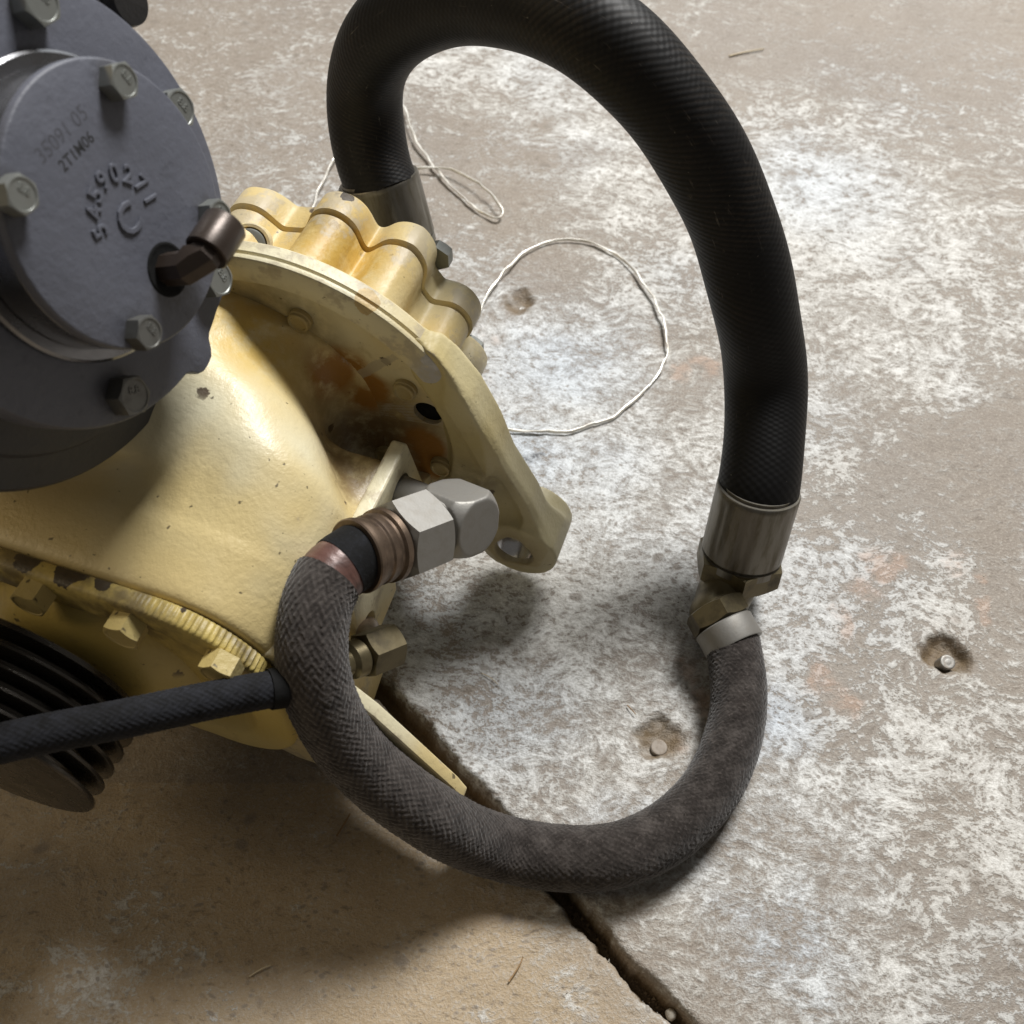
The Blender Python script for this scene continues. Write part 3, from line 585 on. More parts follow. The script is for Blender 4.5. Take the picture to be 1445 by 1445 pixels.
# --- front end plate: stadium outline, fluted edge on the right, leg towards the floor
def stad(n=420, grow=0.):
    out = []; hu, hz, rr = .1055 + grow, .0695 + grow, .050
    for i in range(n):
        t = 2 * math.pi * i / n; dx, dy = math.cos(t), math.sin(t); r_ = .14
        for _ in range(24):
            x, y = dx * r_, dy * r_; q1, q2 = abs(x) - hu + rr, abs(y) - hz + rr
            r_ -= math.hypot(max(q1, 0), max(q2, 0)) + min(max(q1, q2), 0) - rr
        out.append((dx * r_, dy * r_))
    return np.array(out)
so = stad(900); fz = -.0125
ang = np.arctan2(so[:, 1], so[:, 0])
flute = np.where((ang > .35) & (ang < 1.15), np.abs(np.sin(np.arange(len(so)) * .82)) * sst(ang, 1.15, .85), 0) * .0013
nrm_ = so / np.linalg.norm(so, axis=1)[:, None]
def ringpts(off, s_, fl_=0): q = so + nrm_ * (off - flute[:, None] * fl_); return np.stack([np.full(len(q), s_), q[:, 0] - .033, q[:, 1] + fz + H - .006 * np.clip((q[:, 0] - .05) / .05, 0, 1)], -1)
fp = grid_mesh('front_plate', [ringpts(-.003, .1652), ringpts(-.0008, .1656, .6), ringpts(.0004, .1668, 1), ringpts(.0006, .1735, 1), ringpts(-.0006, .1752, .5), ringpts(-.0026, .1760), ringpts(-.019, .1762), ringpts(-.022, .1752), ringpts(-.028, .1690)], closed_v=True, caps=True)
fpo = sharp(link('front_plate', recalc(fp), 'front', comp), 45)
fb = hexhead('front_bolt', .0170, .0105)
for (u_, z_) in ((-.046, .0505), (.0035, .0475), (.052, .0395), (-.105, .03), (-.11, -.03)):
    bolt_at('plate_bolt', fb, 'bolt_yellow', fpo, (.1755, u_, z_ + H - .004), (1, 0, 0), R(12 + 40 * u_ * 10))
FLEG = [(.070, .030), (.100, .016), (.118, -.006), (.1575, -.072), (.1625, -.084), (.160, -.094), (.152, -.099), (.10, -.1080), (.058, -.1080), (.008, -.085), (-.03, -.075), (-.05, -.03)]
fg = extrude_poly('front_leg', FLEG, .1570, .1650, .002, 3); flo = sharp(link('front_leg', fg, 'housing', comp, local=PL.copy()), 30)
bore(flo, None, (.040, -.088, .1650), (0, 0, 1), .0055, .02)
# --- bearing hub, pulley
hub = polar('hub', [(.160, .066), (.171, .064), (.176, .060), (.182, .055), (.186, .045), (.191, .03)], 120)
link('bearing_hub', hub, 'front', comp, local=PL @ Matrix.Translation((-.045, -.030, 0)))
seg = []; s0 = .1975
prof = [(s0, .020), (s0, .0575), (s0 + .001, .0595), (s0 + .0035, .0595)]
for k in range(5):
    b_ = s0 + .0035 + k * .0090; prof += [(b_, .0590), (b_ + .0026, .0478), (b_ + .0044, .0478), (b_ + .0070, .0590), (b_ + .0073, .0594), (b_ + .0087, .0594)]
prof += [(prof[-1][0] + .0008, .0588), (prof[-1][0] + .0010, .0570), (prof[-1][0] + .0010, .022)]
pu = polar('pulley', prof, 140); sharp(link('belt_pulley', pu, 'pulley', comp, local=PL @ Matrix.Translation((-.055, -.005, 0))), 25)

# --- intake valve on the neck
vb = circ_rings([(.10, -.058), (.1128, -.058), (.1146, -.0565), (.1146, -.0405), (.1132, -.0378), (.1050, -.0362), (.100, -.0345), (.0985, -.0315), (.0945, -.0300), (.084, -.0285), (.080, -.0255), (.0795, -.013), (.0855, -.0125)], n=180)
valve = sharp(link('intake_valve', vb, 'dark', comp, local=VM.copy()), 40)
gk = circ_rings([(.1140, -.0605), (.1156, -.0605), (.1156, -.0582), (.1140, -.0582)], n=140, cap0=False, cap1=False); link('gasket', gk, 'gasket', valve)
def ringr(base):
    def f(ph):
        r = np.full(ph.shape, base)
        for c_, a_, w_ in ((R(-84), .0075, .10), (R(-60), .0012, .10), (R(96), .0075, .10)):
            d_ = np.abs((ph - c_ + np.pi) % (2 * np.pi) - np.pi); r = r + a_ * np.exp(-(d_ / w_) ** 4)
        return r
    return f
vr = polar('ring', [(-.0135, .078), (-.0130, ringr(.0852)), (-.0115, ringr(.0870)), (-.0010, ringr(.0870)), (.0006, ringr(.0862)), (.0011, ringr(.0848)), (.0012, .056)], 200)
sharp(link('valve_flange', vr, 'grey', valve), 40)
vl = circ_rings([(.050, .0010), (.0592, .0012), (.0598, .0018), (.0598, .0038), (.0586, .0046), (.052, .0046)], n=160); sharp(link('machined_lip', vl, 'lip', valve), 30)
vcv = circ_rings([(.0500, .0040), (.0520, .0050), (.0524, .0215), (.0541, .0218), (.0546, .0223), (.0546, .0254), (.0541, .0261), (.0533, .0264), (.03, .0264), (.001, .0264)], n=180)
cov = sharp(link('valve_cover', vcv, 'grey', valve), 40)
bnd = circ_rings([(.0523, .0050), (.0540, .0052), (.0543, .0056), (.0543, .0212), (.0540, .0217), (.0523, .0217)], n=160, cap0=False, cap1=False); sharp(link('machined_band', bnd, 'lip', cov), 30)
cb = marked(hexhead('cover_bolt', .0125, .0072), .0042); rgb_ = marked(hexhead('flange_bolt', .0155, .0085), .0050)
for (x, y, m_, ro) in ((.030, .0350, 'zinc', 10), (-.0385, .0335, 'zinc', 24), (-.0300, -.0375, 'bolt_dark', 5), (.036, -.031, 'zinc', 17)):
    bolt_at('hex_bolt', cb if m_ == 'zinc' else marked(hexhead('cover_bolt', .0125, .0072), .0042), m_, cov, (x, y, .0262), (0, 0, 1), R(ro), (1, 0, 0))
for k, (deg_, m_) in enumerate(((-60, 'zinc'), (0, 'zinc'), (60, 'zinc'), (120, 'zinc'), (180, 'zinc'), (-120, 'bolt_dark'))):
    bolt_at('hex_bolt', rgb_ if m_ == 'zinc' else marked(hexhead('flange_bolt', .0155, .0085), .0050), m_, valve, ((.0715 if deg_ == 0 else .0755) * math.cos(R(deg_)), .0755 * math.sin(R(deg_)), .0010), (0, 0, 1), R(11 * k), (1, 0, 0))
# raised casting marks and stamped lines on the cover
def join_meshes(name, items):
    bm = bmesh.new()
    for me, mx in items:
        me.transform(mx); bm.from_mesh(me)
    o = bpy.data.meshes.new(name); bm.to_mesh(o); bm.free(); return o
items = []; word = '54590271'
for i, ch in enumerate(word):
    a_ = R(168 - i * 26.0); rr = .0150
    items.append((text_mesh(ch, .0098, .0006), Matrix.Translation((-.001 + rr * math.cos(a_), -.002 + rr * math.sin(a_) - 0, .0264)) @ Matrix.Rotation(a_ - math.pi / 2, 4, 'Z') @ Matrix.Translation((0, -.003, 0))))
link('raised_number', join_meshes('raised_number', items), 'grey', cov, smooth=False)
link('raised_letter', join_meshes('raised_letter', [(text_mesh('C', .0165, .0007), Matrix.Translation((-.0015, -.0100, .0264)))]), 'grey', cov, smooth=False)
link('stamped_number', join_meshes('stamped_number', [(text_mesh('35091 05', .0082, .00002), Matrix.Translation((-.004, .0325, .02640)))]), 'stamp_faint', cov, smooth=False)
link('stamped_number', join_meshes('stamped_number', [(text_mesh('2T1M06', .0062, .00002, .0001), Matrix.Translation((-.003, .0252, .02640)))]), 'stamp', cov, smooth=False)
# elbow screwed into the cover
pc = polar('port_shade', [(.0001, .0112), (.0006, .0106), (.0003, .0098), (.0001, .0080)], 40, False, True); link('port_shade_disc', pc, 'black', cov, local=Matrix.Translation((.001, -.031, .0264)))  # flat black disc on the cover, painting the dark inside the port
e0 = Vector((.001, -.031, .022)); e1 = Vector((.001, -.0305, .0425)); ed = Vector((1, .12, .10)).normalized()
def hexpipe(r, nflat=8, f=.93):
    return lambda ph: r * np.minimum(1, f / np.cos((ph % (2 * np.pi / nflat)) - np.pi / nflat))
eb_pts = np.array([e0, e1 - Vector((0, 0, .0052)), e1 - Vector((0, 0, .0036)) + ed * .0036, e1 + ed * .0052, e1 + ed * .016])
EP, *_ = sweep(eb_pts, np.array([.0068, .0072, .0078, .0072, .0070]), 8); em = grid_mesh('elbow', EP, closed_v=True, caps=True); elbow = sharp(link('push_in_elbow', recalc(em), 'elbow', cov), 28)
slv = polar('sleeve', [(0, .0070), (0, .0088), (.0005, .0093), (.0160, .0093), (.0170, .0086), (.0173, .0064), (.013, .0058)], 48)
sharp(link('elbow_sleeve', slv, 'elbow', cov, local=axis_mat(e1 + ed * .0075, ed)), 35)
# small dark fitting behind the valve
sf = polar('plugfit', [(-.02, .0085), (.0, .0085), (.001, .0105), (.004, .0105), (.0045, .009), (.010, .009), (.011, .0105), (.0135, .0100), (.0138, .006)], 40)
sharp(link('black_plug', sf, 'black_iron', valve, local=Matrix.Translation((.104, .035, -.030))), 35)

# ================================================================== HOSES
def part_axis(root, name, me, m, P, d, roll=0, ang=35):
    o = link(name, me, m, root, local=axis_mat(np.asarray(P) - np.array(root.location), d, (0, 0, 1), roll)); return sharp(o, ang)
# --- large black rubber hose
OD = .0505
BIG = [((1062, 722), None, .071), ((1070, 685), None, .086), ((1080, 550), 114, None), ((1068, 440), 119, None), ((1040, 330), 124, None), ((995, 230), 129, None), ((935, 140), 133, None), ((860, 62), 135, None), ((785, 18), 133, None), ((700, -4), 128, None), ((612, 8), 121, None), ((549, 46), 115, None), ((518, 108), 109, None), ((516, 170), 106, None), ((528, 235), 104.5, None), ((544, 275), 104, None)]
bpts = [fl(*p, zz) if wpx is None else at(*p, FPX * OD / wpx) for p, wpx, zz in BIG]
bigroot = tag(empty('rubber_hose', (bpts[0][0], bpts[0][1], 0)), 'thick black rubber hose arching from behind the compressor down to the floor fitting', 'hose')
BQ, BL = spline(bpts, 420)
BP, BT, *_ = sweep(BQ - np.array(bigroot.location), OD / 2, 96, lambda L, p: .0004 * np.sin(L * 31 + p) + .0003 * np.sin(L * 83 + 2 * p + 1), BL)
bm_ = grid_mesh('hose_wall', BP, closed_v=True); uv_tube(bm_, BL, 96, OD / 2); link('hose_wall', bm_, 'hose_big', bigroot)
def ferr(r, L, n=8, lip=.0012):
    cr = lambda k: (lambda ph: r * (1 - k * .022 * np.abs(np.cos(ph * n / 2)) ** 14))
    return polar('ferrule', [(-.002, r - .0030), (0, r - .0028), (0, r - .0006), (.0008, r), (.004, r), (.006, cr(.6)), (L * .45, cr(1)), (L * .82, cr(1)), (L * .86, cr(.2)), (L * .87, r * .955), (L * .90, r * .94), (L * .91, r * .985), (L, r * .985), (L, r * .6)], 160)
td = -BT[0]; e_big = BQ[0] + BT[0] * .018
part_axis(bigroot, 'ferrule', ferr(.0262, .056), 'ferrule', e_big, td, 0, 40)
part_axis(bigroot, 'hex_nut', hexhead('nut', .0505, .017, both=True), 'olive', e_big + td * .0505, td, R(20), 30)
td2 = BT[-1]; e2 = BQ[-1] - BT[-1] * .018
d_top = at(557, 333, FPX * OD / 101) - (BQ[-1] - td2 * .012); d_top /= np.linalg.norm(d_top)
part_axis(bigroot, 'ferrule', ferr(.0282, .050), 'ferrule', BQ[-1] - td2 * .012, d_top, 0, 40)
stand_p = BQ[-1] + d_top * .036
port_w = ROOT + A * -.082 + U * .020 + Z * (H + .030)
nq, nl_ = spline([stand_p, stand_p + d_top * .030 - Z * .022, port_w - A * .045 - Z * .010, port_w - A * .018, port_w + A * .004], 60)
NP, *_n = sweep(nq - np.array(bigroot.location), .0165, 40); link('pipe_bend', grid_mesh('pipe_bend', NP, closed_v=True, caps=True), 'ferrule', bigroot)
# --- grey braided hose
od = .0375; rs = od / 2
SM = [((505, 784), .520, None), ((463, 818), .509, None), ((442, 880), .502, None), ((443, 950), .505, None), ((469, 1019), .519, None), ((520, 1085), .536, None), ((600, 1147), .555, None), ((700, 1194), None, .0210), ((830, 1211), None, .0190), ((930, 1182), None, .0190), ((1004, 1111), None, .0192), ((1037, 1030), None, .0205), ((1042, 970), None, .0230), ((1033, 905), None, .0265)]
spts = [fl(*p, zz) if dp is None else at(*p, dp) for p, dp, zz in SM]
smroot = tag(empty('braided_hose', (spts[8][0], spts[8][1], 0)), 'grey braided textile hose looping over the floor from compressor side to floor fitting', 'hose'); so_ = np.array(smroot.location)
NS = 1500
SQ, SL = spline(spts, NS); ST = np.gradient(SQ, axis=0); ST /= np.linalg.norm(ST, axis=1)[:, None]
NB = 30; PITCHB = 2 * math.pi * rs / NB * 1.15
def braid(L, ph, amp=.00085, nb=NB, pitch=PITCHB, wear=True):
    p = L / pitch + ph * nb / (2 * np.pi); q = L / pitch - ph * nb / (2 * np.pi)
    a_ = np.sin(np.pi * (p % 1)) ** .6; b_ = np.sin(np.pi * (q % 1)) ** .6
    over = ((np.floor(p) - np.floor(q)) % 4) < 2
    hA = a_ * (.62 + .38 * np.sin(np.pi * (q % 1))); hB = b_ * (.62 + .38 * np.sin(np.pi * (p % 1)))
    hA = hA + .14 * np.cos(2 * np.pi * 2 * p); hB = hB + .14 * np.cos(2 * np.pi * 2 * q)      # yarns inside each strand
    h = np.where(over, np.maximum(hA, .35 * hB), np.maximum(hB, .35 * hA))
    return h
i0 = int(NS * .043)
wearL = lambda L: .42 + .58 * sst(L, .34, .12)
def bdisp(L, ph):
    h = braid(L, ph); nz = fbm(L * 900 + 0 * ph, ph * 14 + 0 * L, 1, 3, 77) - .5
    rib = np.sin(L * 2 * np.pi / .0030 + 3 * (fbm(L * 60 + 0 * ph, ph * 1.5 + 0 * L, 1, 2, 12)))
    return .00056 * (h - .6) * wearL(L) + .0006 * nz + .00008 * rib * (1 - wearL(L)) + .0006 * (fbm(L * 30 + 0 * ph, ph + 0 * L, 1, 2, 5) - .5)
NV = 290
rvar = rs - .0002 - .0013 * sst(SL, .30, .10) - .0013 * sst(SL, SL[-1] - .26, SL[-1] - .08)
SP, *_r = sweep(SQ[i0:] - so_, rvar[i0:], NV, bdisp, SL[i0:])
bmesh_ = grid_mesh('braided_cover', SP, closed_v=True)
Lg, Pg = np.meshgrid(SL[i0:], np.linspace(0, 2 * np.pi, NV, endpoint=False), indexing='ij'); fattr(bmesh_, 'weave', braid(Lg, Pg) * wearL(Lg))
bcov = link('braided_cover', bmesh_, 'braid', smroot)
# loose fibres standing off the cloth
fv = []; ff = []
Tn, Nn, Bn = _r
for _ in range(5000):
    i = random.randrange(0, len(Tn) - 2); p_ = random.uniform(0, 2 * math.pi); nn = math.cos(p_) * Nn[i] + math.sin(p_) * Bn[i]; tt = Tn[i]; ss_ = np.cross(nn, tt)
    b_ = SQ[i0 + i] - so_ + nn * (rvar[i0 + i]); dr = nn * random.uniform(.15, .9) + tt * random.uniform(-1, 1) + ss_ * random.uniform(-1, 1); dr /= np.linalg.norm(dr); ln = random.uniform(.0008, .0028)
    wv = np.cross(dr, nn); wv = wv / (np.linalg.norm(wv) + 1e-9) * .000055; k = len(fv); mid = b_ + dr * ln * .6 + nn * ln * .08; tip = b_ + dr * ln - nn * ln * .15
    fv += [b_ - wv, b_ + wv, mid + wv, mid - wv, tip]; ff += [(k, k + 1, k + 2, k + 3), (k + 3, k + 2, k + 4)]
fz_ = link('loose_fibres', mesh('loose_fibres', fv, ff), 'braid', bcov, smooth=False); fz_['kind'] = 'stuff'
# bare stretch before the ferrule: reddish rubber, then the black inner braid
iA = int(NS * .070)
q_ = SQ[:iA]; P_, *_x = sweep(q_ - so_, rs - .0026, 64, lambda L, p: .0005 * (fbm(L * 400 + 0 * p, p * 2 + 0 * L, 1, 3, 8) - .5), SL[:iA])
link('bare_rubber', grid_mesh('bare_rubber', P_, closed_v=True), 'copper_rubber', smroot, )
E0 = at(644, 731, .572)                                         # elbow block centre
ax = SQ[0] - E0; axl = np.linalg.norm(ax); ax = ax / axl
iB = int(NS * .026); qB = np.vstack([SQ[0] - ax * .012, SQ[:iB]])
P_, *_x = sweep(qB - so_, rs - .0022, 64); link('inner_braid', grid_mesh('inner_braid', P_, closed_v=True), 'braid_black', smroot)
rb_ = lambda: [(0, .0165), (0, .0188), (.0008, .0194), (.0030, .0193), (.0038, .0186), (.0075, .0183), (.0085, .0176), (.0100, .0176), (.0110, .0184), (.0150, .0184), (.0160, .0177), (.0175, .0178), (.0185, .0195), (.0215, .0197), (.0225, .0190), (.0225, .010)]
fp0 = SQ[0] + ax * .002
fe = part_axis(smroot, 'crimped_ferrule', polar('cf', [(h, r) for h, r in rb_()], 96), 'brass', fp0, -ax, 0, 35)
nutL = .0285; n0 = fp0 - ax * .0235
part_axis(smroot, 'swivel_nut', hexhead('swivel', .0395, nutL, ch=.55, both=True), 'steel', n0, -ax, R(8), 25)
part_axis(smroot, 'threaded_neck', polar('neck', [(0, .0135), (.006, .0135), (.0062, .0150), (.0072, .0150), (.0074, .0135), (.0086, .0150), (.0096, .0150), (.010, .0135), (.03, .0135)], 60), 'steel', n0 - ax * (nutL - .001), -ax, 0, 35)
# forged elbow block: two crossing rounded prisms towards the port
pw = ROOT + A * .037 + U * .080 + Z * (H - .001); pd = (E0 - pw) / np.linalg.norm(E0 - pw)
def elbow_sdf(x, y, z):
    P = np.stack([x, y, z], -1) - (E0 - so_); up2 = np.cross(ax, pd); up2 /= np.linalg.norm(up2); p2 = np.cross(up2, ax)
    a_ = P @ ax; b_ = P @ p2; c_ = P @ up2
    box = np.stack([np.abs(a_) - .0166, np.abs(b_) - .0172, np.abs(c_) - .0166], -1)
    d = np.linalg.norm(np.maximum(box + .0016, 0), axis=-1) + np.minimum(box.max(-1) + .0016, 0) - .0016
    cyl1 = np.hypot(b_, c_) - .0225; cyl2 = np.hypot(a_, c_) - .0212
    d = np.maximum(d, cyl2); d = np.maximum(d, np.linalg.norm(P, axis=-1) - .0236)
    q = P @ pd; rad = np.linalg.norm(P - q[..., None] * pd, axis=-1); stem = np.maximum(rad - .0115, np.maximum(q - 0, -(np.linalg.norm(E0 - pw) + .003) - q))
    return smin(d, stem, .003)
e_lo = np.minimum(E0, pw) - so_ - .024; e_hi = np.maximum(E0, pw) - so_ + .024
link('port_elbow', surface_nets(elbow_sdf, e_lo, e_hi, .0007, 1), 'steel', smroot)
# far end: collar and nut
rd = fl(1006, 852, .031) - fl(1030, 895, .0265); rd /= np.linalg.norm(rd); re = SQ[-1] - rd * .003
part_axis(smroot, 'end_collar', polar('col', [(-.001, .0172), (-.001, .0188), (0, .0192), (.0140, .0192), (.0148, .0185), (.0148, .01)], 72), 'steel', re, rd, 0, 35)
part_axis(smroot, 'end_nut', hexhead('endnut', .0350, .013, both=True), 'olive', re + rd * .0155, rd, R(25), 28)
# --- fitting on the floor that joins both hoses
tp = re + rd * .026 - np.array([0, 0, .006])
tee = tag(empty('elbow_fitting', (tp[0], tp[1], 0)), 'dirty plated elbow fitting standing on the floor between the two hoses', 'pipe fitting'); to_ = np.array(tee.location)
bq = e_big + td * .066
def tee_sdf(x, y, z):
    P = np.stack([x, y, z], -1) + to_
    def cap(p, q, r):
        e = q - p; t = np.clip(((P - p) @ e) / (e @ e), 0, 1); return np.linalg.norm(P - p - t[..., None] * e, axis=-1) - r
    d = smin(cap(bq + np.array([0, 0, .004]), np.array([tp[0], tp[1], .018]) * .5 + bq * .5, .0175), cap(re + rd * .024, tp, .0110), .006)
    return np.maximum(smin(d, cap(tp, bq, .0150), .005), .0012 - z)
link('elbow_body', surface_nets(tee_sdf, np.minimum(np.minimum(tp, bq), re + rd * .024) - to_ - .028, np.maximum(np.maximum(tp, bq), re + rd * .024) - to_ + .028, .0013, 2), 'olive', tee)
# --- thin black braided hose
TH = [((392, 971), .498), ((340, 980), .490), ((260, 996), .480), ((160, 1017), .470), ((60, 1036), .460), ((-40, 1060), .452), ((-160, 1100), .45), ((-260, 1150), .455)]
tpts = [at(*p, d) for p, d in TH] + [fl(-430, 1230, .03), fl(-640, 1260, .0095), fl(-900, 1200, .0095)]; throot = tag(empty('thin_hose', (tpts[0][0], tpts[0][1], 0)), 'thin black braided hose running left past the belt pulley', 'hose'); tho = np.array(throot.location)
TQ, TL = spline(tpts, 800); tr = .0088
tb = lambda L, p: .0005 * (braid(L, p, nb=18, pitch=2 * math.pi * tr / 18 * 1.15) - .6) + .0003 * (fbm(L * 900 + 0 * p, p * 8 + 0 * L, 1, 2, 4) - .5)
P_, *_t = sweep(TQ - tho, tr, 150, tb, TL); tm = grid_mesh('hose_cover', P_, closed_v=True)
Lg, Pg = np.meshgrid(TL, np.linspace(0, 2 * np.pi, 150, endpoint=False), indexing='ij'); fattr(tm, 'weave', braid(Lg, Pg, nb=18, pitch=2 * math.pi * tr / 18 * 1.15)); link('hose_cover', tm, 'braid_black', throot)
tdv = TQ[0] - TQ[12]; tdv /= np.linalg.norm(tdv)
part_axis(throot, 'end_ferrule', polar('tf', [(-.004, .0086), (-.004, .0098), (.003, .0100), (.0036, .0085), (.0036, .004)], 48), 'black', TQ[0], tdv)
nb_ = at(524, 921, .538); nd_ = nb_ - (TQ[0] + tdv * .004); nl = np.linalg.norm(nd_); nd_ /= nl
part_axis(throot, 'hose_stem', polar('stem', [(0, .0070), (nl - .016, .0070), (nl - .014, .0095), (nl - .008, .0100), (nl - .006, .0080), (nl, .008)], 40), 'olive', TQ[0] + tdv * .004, nd_)
part_axis(throot, 'hex_nut', hexhead('tn', .0215, .021, both=True), 'olive', nb_ - nd_ * .006, nd_, R(14), 28)
p2w = ROOT + A * .098 + U * .080 + Z * (H - .052); v2 = p2w - nb_
part_axis(throot, 'port_stem', polar('ps', [(0, .0068), (float(np.linalg.norm(v2)), .0068), (float(np.linalg.norm(v2)), .002)], 32), 'brass', nb_, v2)

# ================================================================== WIRES
def wire(name, pts, label, group=None):
    P = [fl(x, y, z_) for x, y, z_ in pts]; r_ = np.array([P[0][0], P[0][1], 0]); root_ = None
    Q, L = spline(P, 420); Q = Q + np.stack([(fbm(L, L * 0 + 3 * i_, 60, 3, 90 + i_) - .5) * (.0035 if i_ < 2 else .0012) for i_ in range(3)], -1); T = np.gradient(Q, axis=0); T /= np.linalg.norm(T, axis=1)[:, None]
    N = np.cross(T, [0, 0, 1.]); N /= np.linalg.norm(N, axis=1)[:, None]; B = np.cross(T, N); ph = np.linspace(0, 2 * np.pi, 10, endpoint=False)
    tw = 1.5 * np.sin(L * 31) + .7 * np.sin(L * 77 + 1) + 1.2 * np.sin(L * 13 + 2)
    c, s_ = np.cos(tw)[:, None], np.sin(tw)[:, None]; x = .00135 * np.cos(ph)[None]; y = .00070 * np.sin(ph)[None]
    X = x * c - y * s_; Y = x * s_ + y * c
    me = grid_mesh(name, Q[:, None] - r_ + X[..., None] * N[:, None] + Y[..., None] * B[:, None], closed_v=True, caps=True)
    o = link(name, me, 'wire', None); o.location = r_; return tag(o, label, 'wire', group)
zw = .0022
wire('metal_wire', [(640, 525, .004), (655, 485, .004), (672, 448, .005), (692, 412, .005), (720, 374, .005), (752, 350, zw), (790, 338, zw), (835, 343, zw), (875, 363, zw), (905, 395, .004), (928, 432, .005), (941, 470, .005), (938, 508, .004), (918, 542, zw), (885, 574, zw), (845, 597, zw), (800, 609, zw), (750, 609, zw), (712, 605, zw), (680, 598, zw)], 'silvery flat wire bent in one large round loop beside the flange')
wire('metal_wire', [(425, 320, .004), (441, 292, .004), (456, 255, .005), (474, 222, .006), (505, 170, .006), (540, 140, .006), (566, 146, .006), (578, 178, .006), (598, 215, .005), (622, 245, .004), (650, 275, .003), (680, 300, .003), (703, 308, .004), (709, 298, .006), (698, 280, .008), (670, 256, .008), (640, 241, .007), (605, 236, .006), (575, 240, .005), (540, 262, .004)], 'thin pale wire with a narrow loop lying behind the hose ferrule')

# ================================================================== FLOOR FIXINGS AND DEBRIS
def pin(px, py, r, h, tilt, label, m='pin'):
    c = fl(px, py); me = polar('pin', [(-.012, r), (h - .0008, r), (h - .0002, r * .9), (h, r * .7), (h - .0002, r * .55), (h, r * .35)], 40)
    o = sharp(link('anchor_pin', me, m), 35); o.location = (c[0], c[1], -.006); o.rotation_euler = tilt
    return tag(o, label, 'anchor pin', 'anchor pins set in the floor')
pin(1336, 932, .0050, .0066, (R(10), R(4), 0), 'bright steel anchor pin standing in a round hole right of the floor fitting')
pin(931, 1051, .0052, .0026, (R(3), 0, 0), 'dull anchor pin flush in a chipped hole inside the hose loop', 'pin_dull')
pin(738, 430, .0036, .0010, (0, 0, 0), 'small worn anchor pin deep in the hole inside the wire loop')
def straw(px, py, px2, py2, r, m, label, bend=.0006):
    P0, P1 = fl(px, py, r * 1.1 + .0006), fl(px2, py2, r * 1.1 + .0009); md = (P0 + P1) / 2 + np.array([bend, bend, .0004]); Q, L = spline([P0, md, P1], 14)
    o_ = np.array([P0[0], P0[1], 0]); P, *_ = sweep(Q - o_, r * np.linspace(1, .7, 14), 7); ob = link('straw', grid_mesh('straw', P, closed_v=True, caps=True), m); ob.location = o_
    return tag(ob, label, 'straw')
straw(1029, 79, 1078, 69, .0010, 'straw', 'pale straw piece lying near the top beside the hose')
straw(475, 1180, 494, 1148, .0006, 'straw_dark', 'short brown straw under the braided hose on the brown slab')
straw(718, 1385, 738, 1350, .0005, 'straw_dark', 'thin curved brown fibre on the brown slab near the joint', .002)
straw(352, 1378, 382, 1362, .0005, 'straw', 'tiny pale fibre in the hose shadow on the brown slab', .001)
straw(680, 950, 703, 966, .0003, 'straw', 'fine white hair in the shadow below the flange leg', .0005)
straw(885, 995, 897, 1008, .0004, 'straw_dark', 'reddish splinter beside the chipped anchor hole', .0)
def lump(nm, m, c, r, label, cat, sq=.7, seed=1):
    rg = np.random.default_rng(seed); bm = bmesh.new(); bmesh.ops.create_icosphere(bm, subdivisions=2, radius=r)
    for v in bm.verts: v.co *= 1 + rg.uniform(-.22, .22); v.co.z *= sq
    me = bpy.data.meshes.new(nm); bm.to_mesh(me); bm.free(); ob = link(nm, me, m); ob.location = c; return tag(ob, label, cat)
c = fl(946, 1431); lump('pebble', 'pebble', (c[0] + .002, c[1] + .002, -.012), .0032, 'small white pebble lodged in the floor joint at the bottom edge', 'pebble', .9, 3)
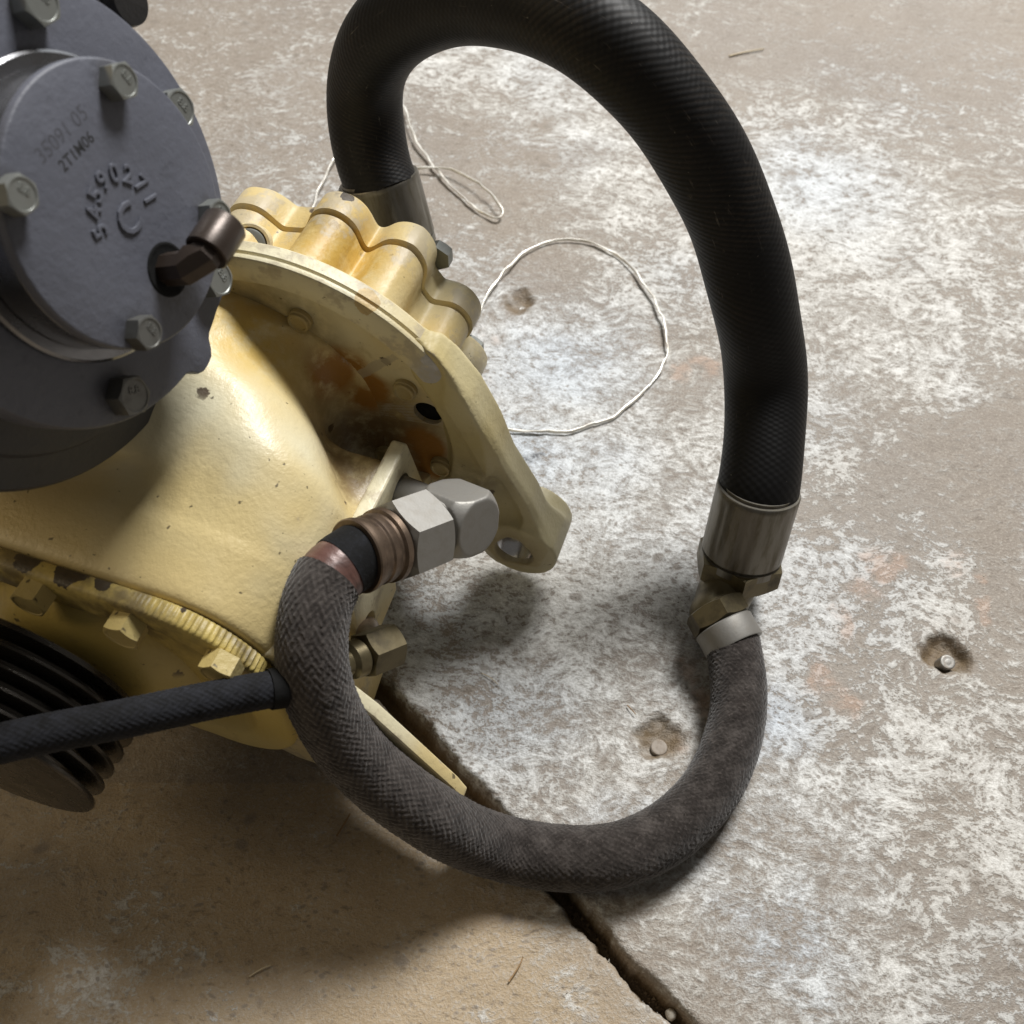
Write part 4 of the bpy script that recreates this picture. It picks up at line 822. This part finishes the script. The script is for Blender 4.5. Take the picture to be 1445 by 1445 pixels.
# loose grit in the joint: nobody could count it
gv = []; gf = []; JL = np.r_[0, np.cumsum(np.linalg.norm(np.diff(JOINT, axis=0), axis=1))]
tet = np.array([(1, 1, 1), (-1, -1, 1), (-1, 1, -1), (1, -1, -1)], float) * .6
l0, l1 = JL[8], JL[12]
for _ in range(420):
    l_ = random.uniform(l0, l1); x = np.interp(l_, JL, JOINT[:, 0]); y = np.interp(l_, JL, JOINT[:, 1]); r_ = random.choice([.0003, .0004, .0006, .0008, .0013]); k = len(gv)
    rot = Matrix.Rotation(random.uniform(0, 6), 3, (random.random(), random.random(), random.random() + .01))
    ct = np.array([x + random.uniform(-.0005, .0045), y + random.uniform(-.0005, .0045), -.0205 + random.uniform(0, .0035)])
    for q in tet: gv.append(ct + np.array(rot @ Vector(q * r_ * np.array([1, random.uniform(.6, 1.5), 1]))))
    gf += [(k, k + 1, k + 2), (k, k + 3, k + 1), (k, k + 2, k + 3), (k + 1, k + 3, k + 2)]
gr = link('grit', mesh('grit', gv, gf), 'crumb', None, smooth=False); tag(gr, 'brown loose grit lying in the bottom of the floor joint', 'grit', kind='stuff')

# sand grains and crumbs strewn over both slabs
gv = []; gf = []; rg = np.random.default_rng(5)
for _ in range(2600):
    px_, py_ = rg.uniform(-40, 1485), rg.uniform(20, 1500); c_ = fl(px_, py_); r_ = float(rg.choice([.00022, .0003, .0004, .0006], p=[.4, .35, .2, .05])); k = len(gv)
    rot = Matrix.Rotation(float(rg.uniform(0, 6)), 3, Vector(rg.uniform(.1, 1, 3)))
    ct = np.array([c_[0], c_[1], float(np.clip(zf[np.searchsorted(gx, c_[0]) - 1, np.searchsorted(gy, c_[1]) - 1], -.02, .01)) + r_ * .5])
    for q in tet: gv.append(ct + np.array(rot @ Vector(q * r_ * np.array([1, rg.uniform(.7, 1.6), 1]))))
    gf += [(k, k + 1, k + 2), (k, k + 3, k + 1), (k, k + 2, k + 3), (k + 1, k + 3, k + 2)]
gs = link('sand', mesh('sand', gv, gf), 'pebble', None, smooth=False); tag(gs, 'pale loose sand grains strewn over the concrete floor', 'sand', kind='stuff')
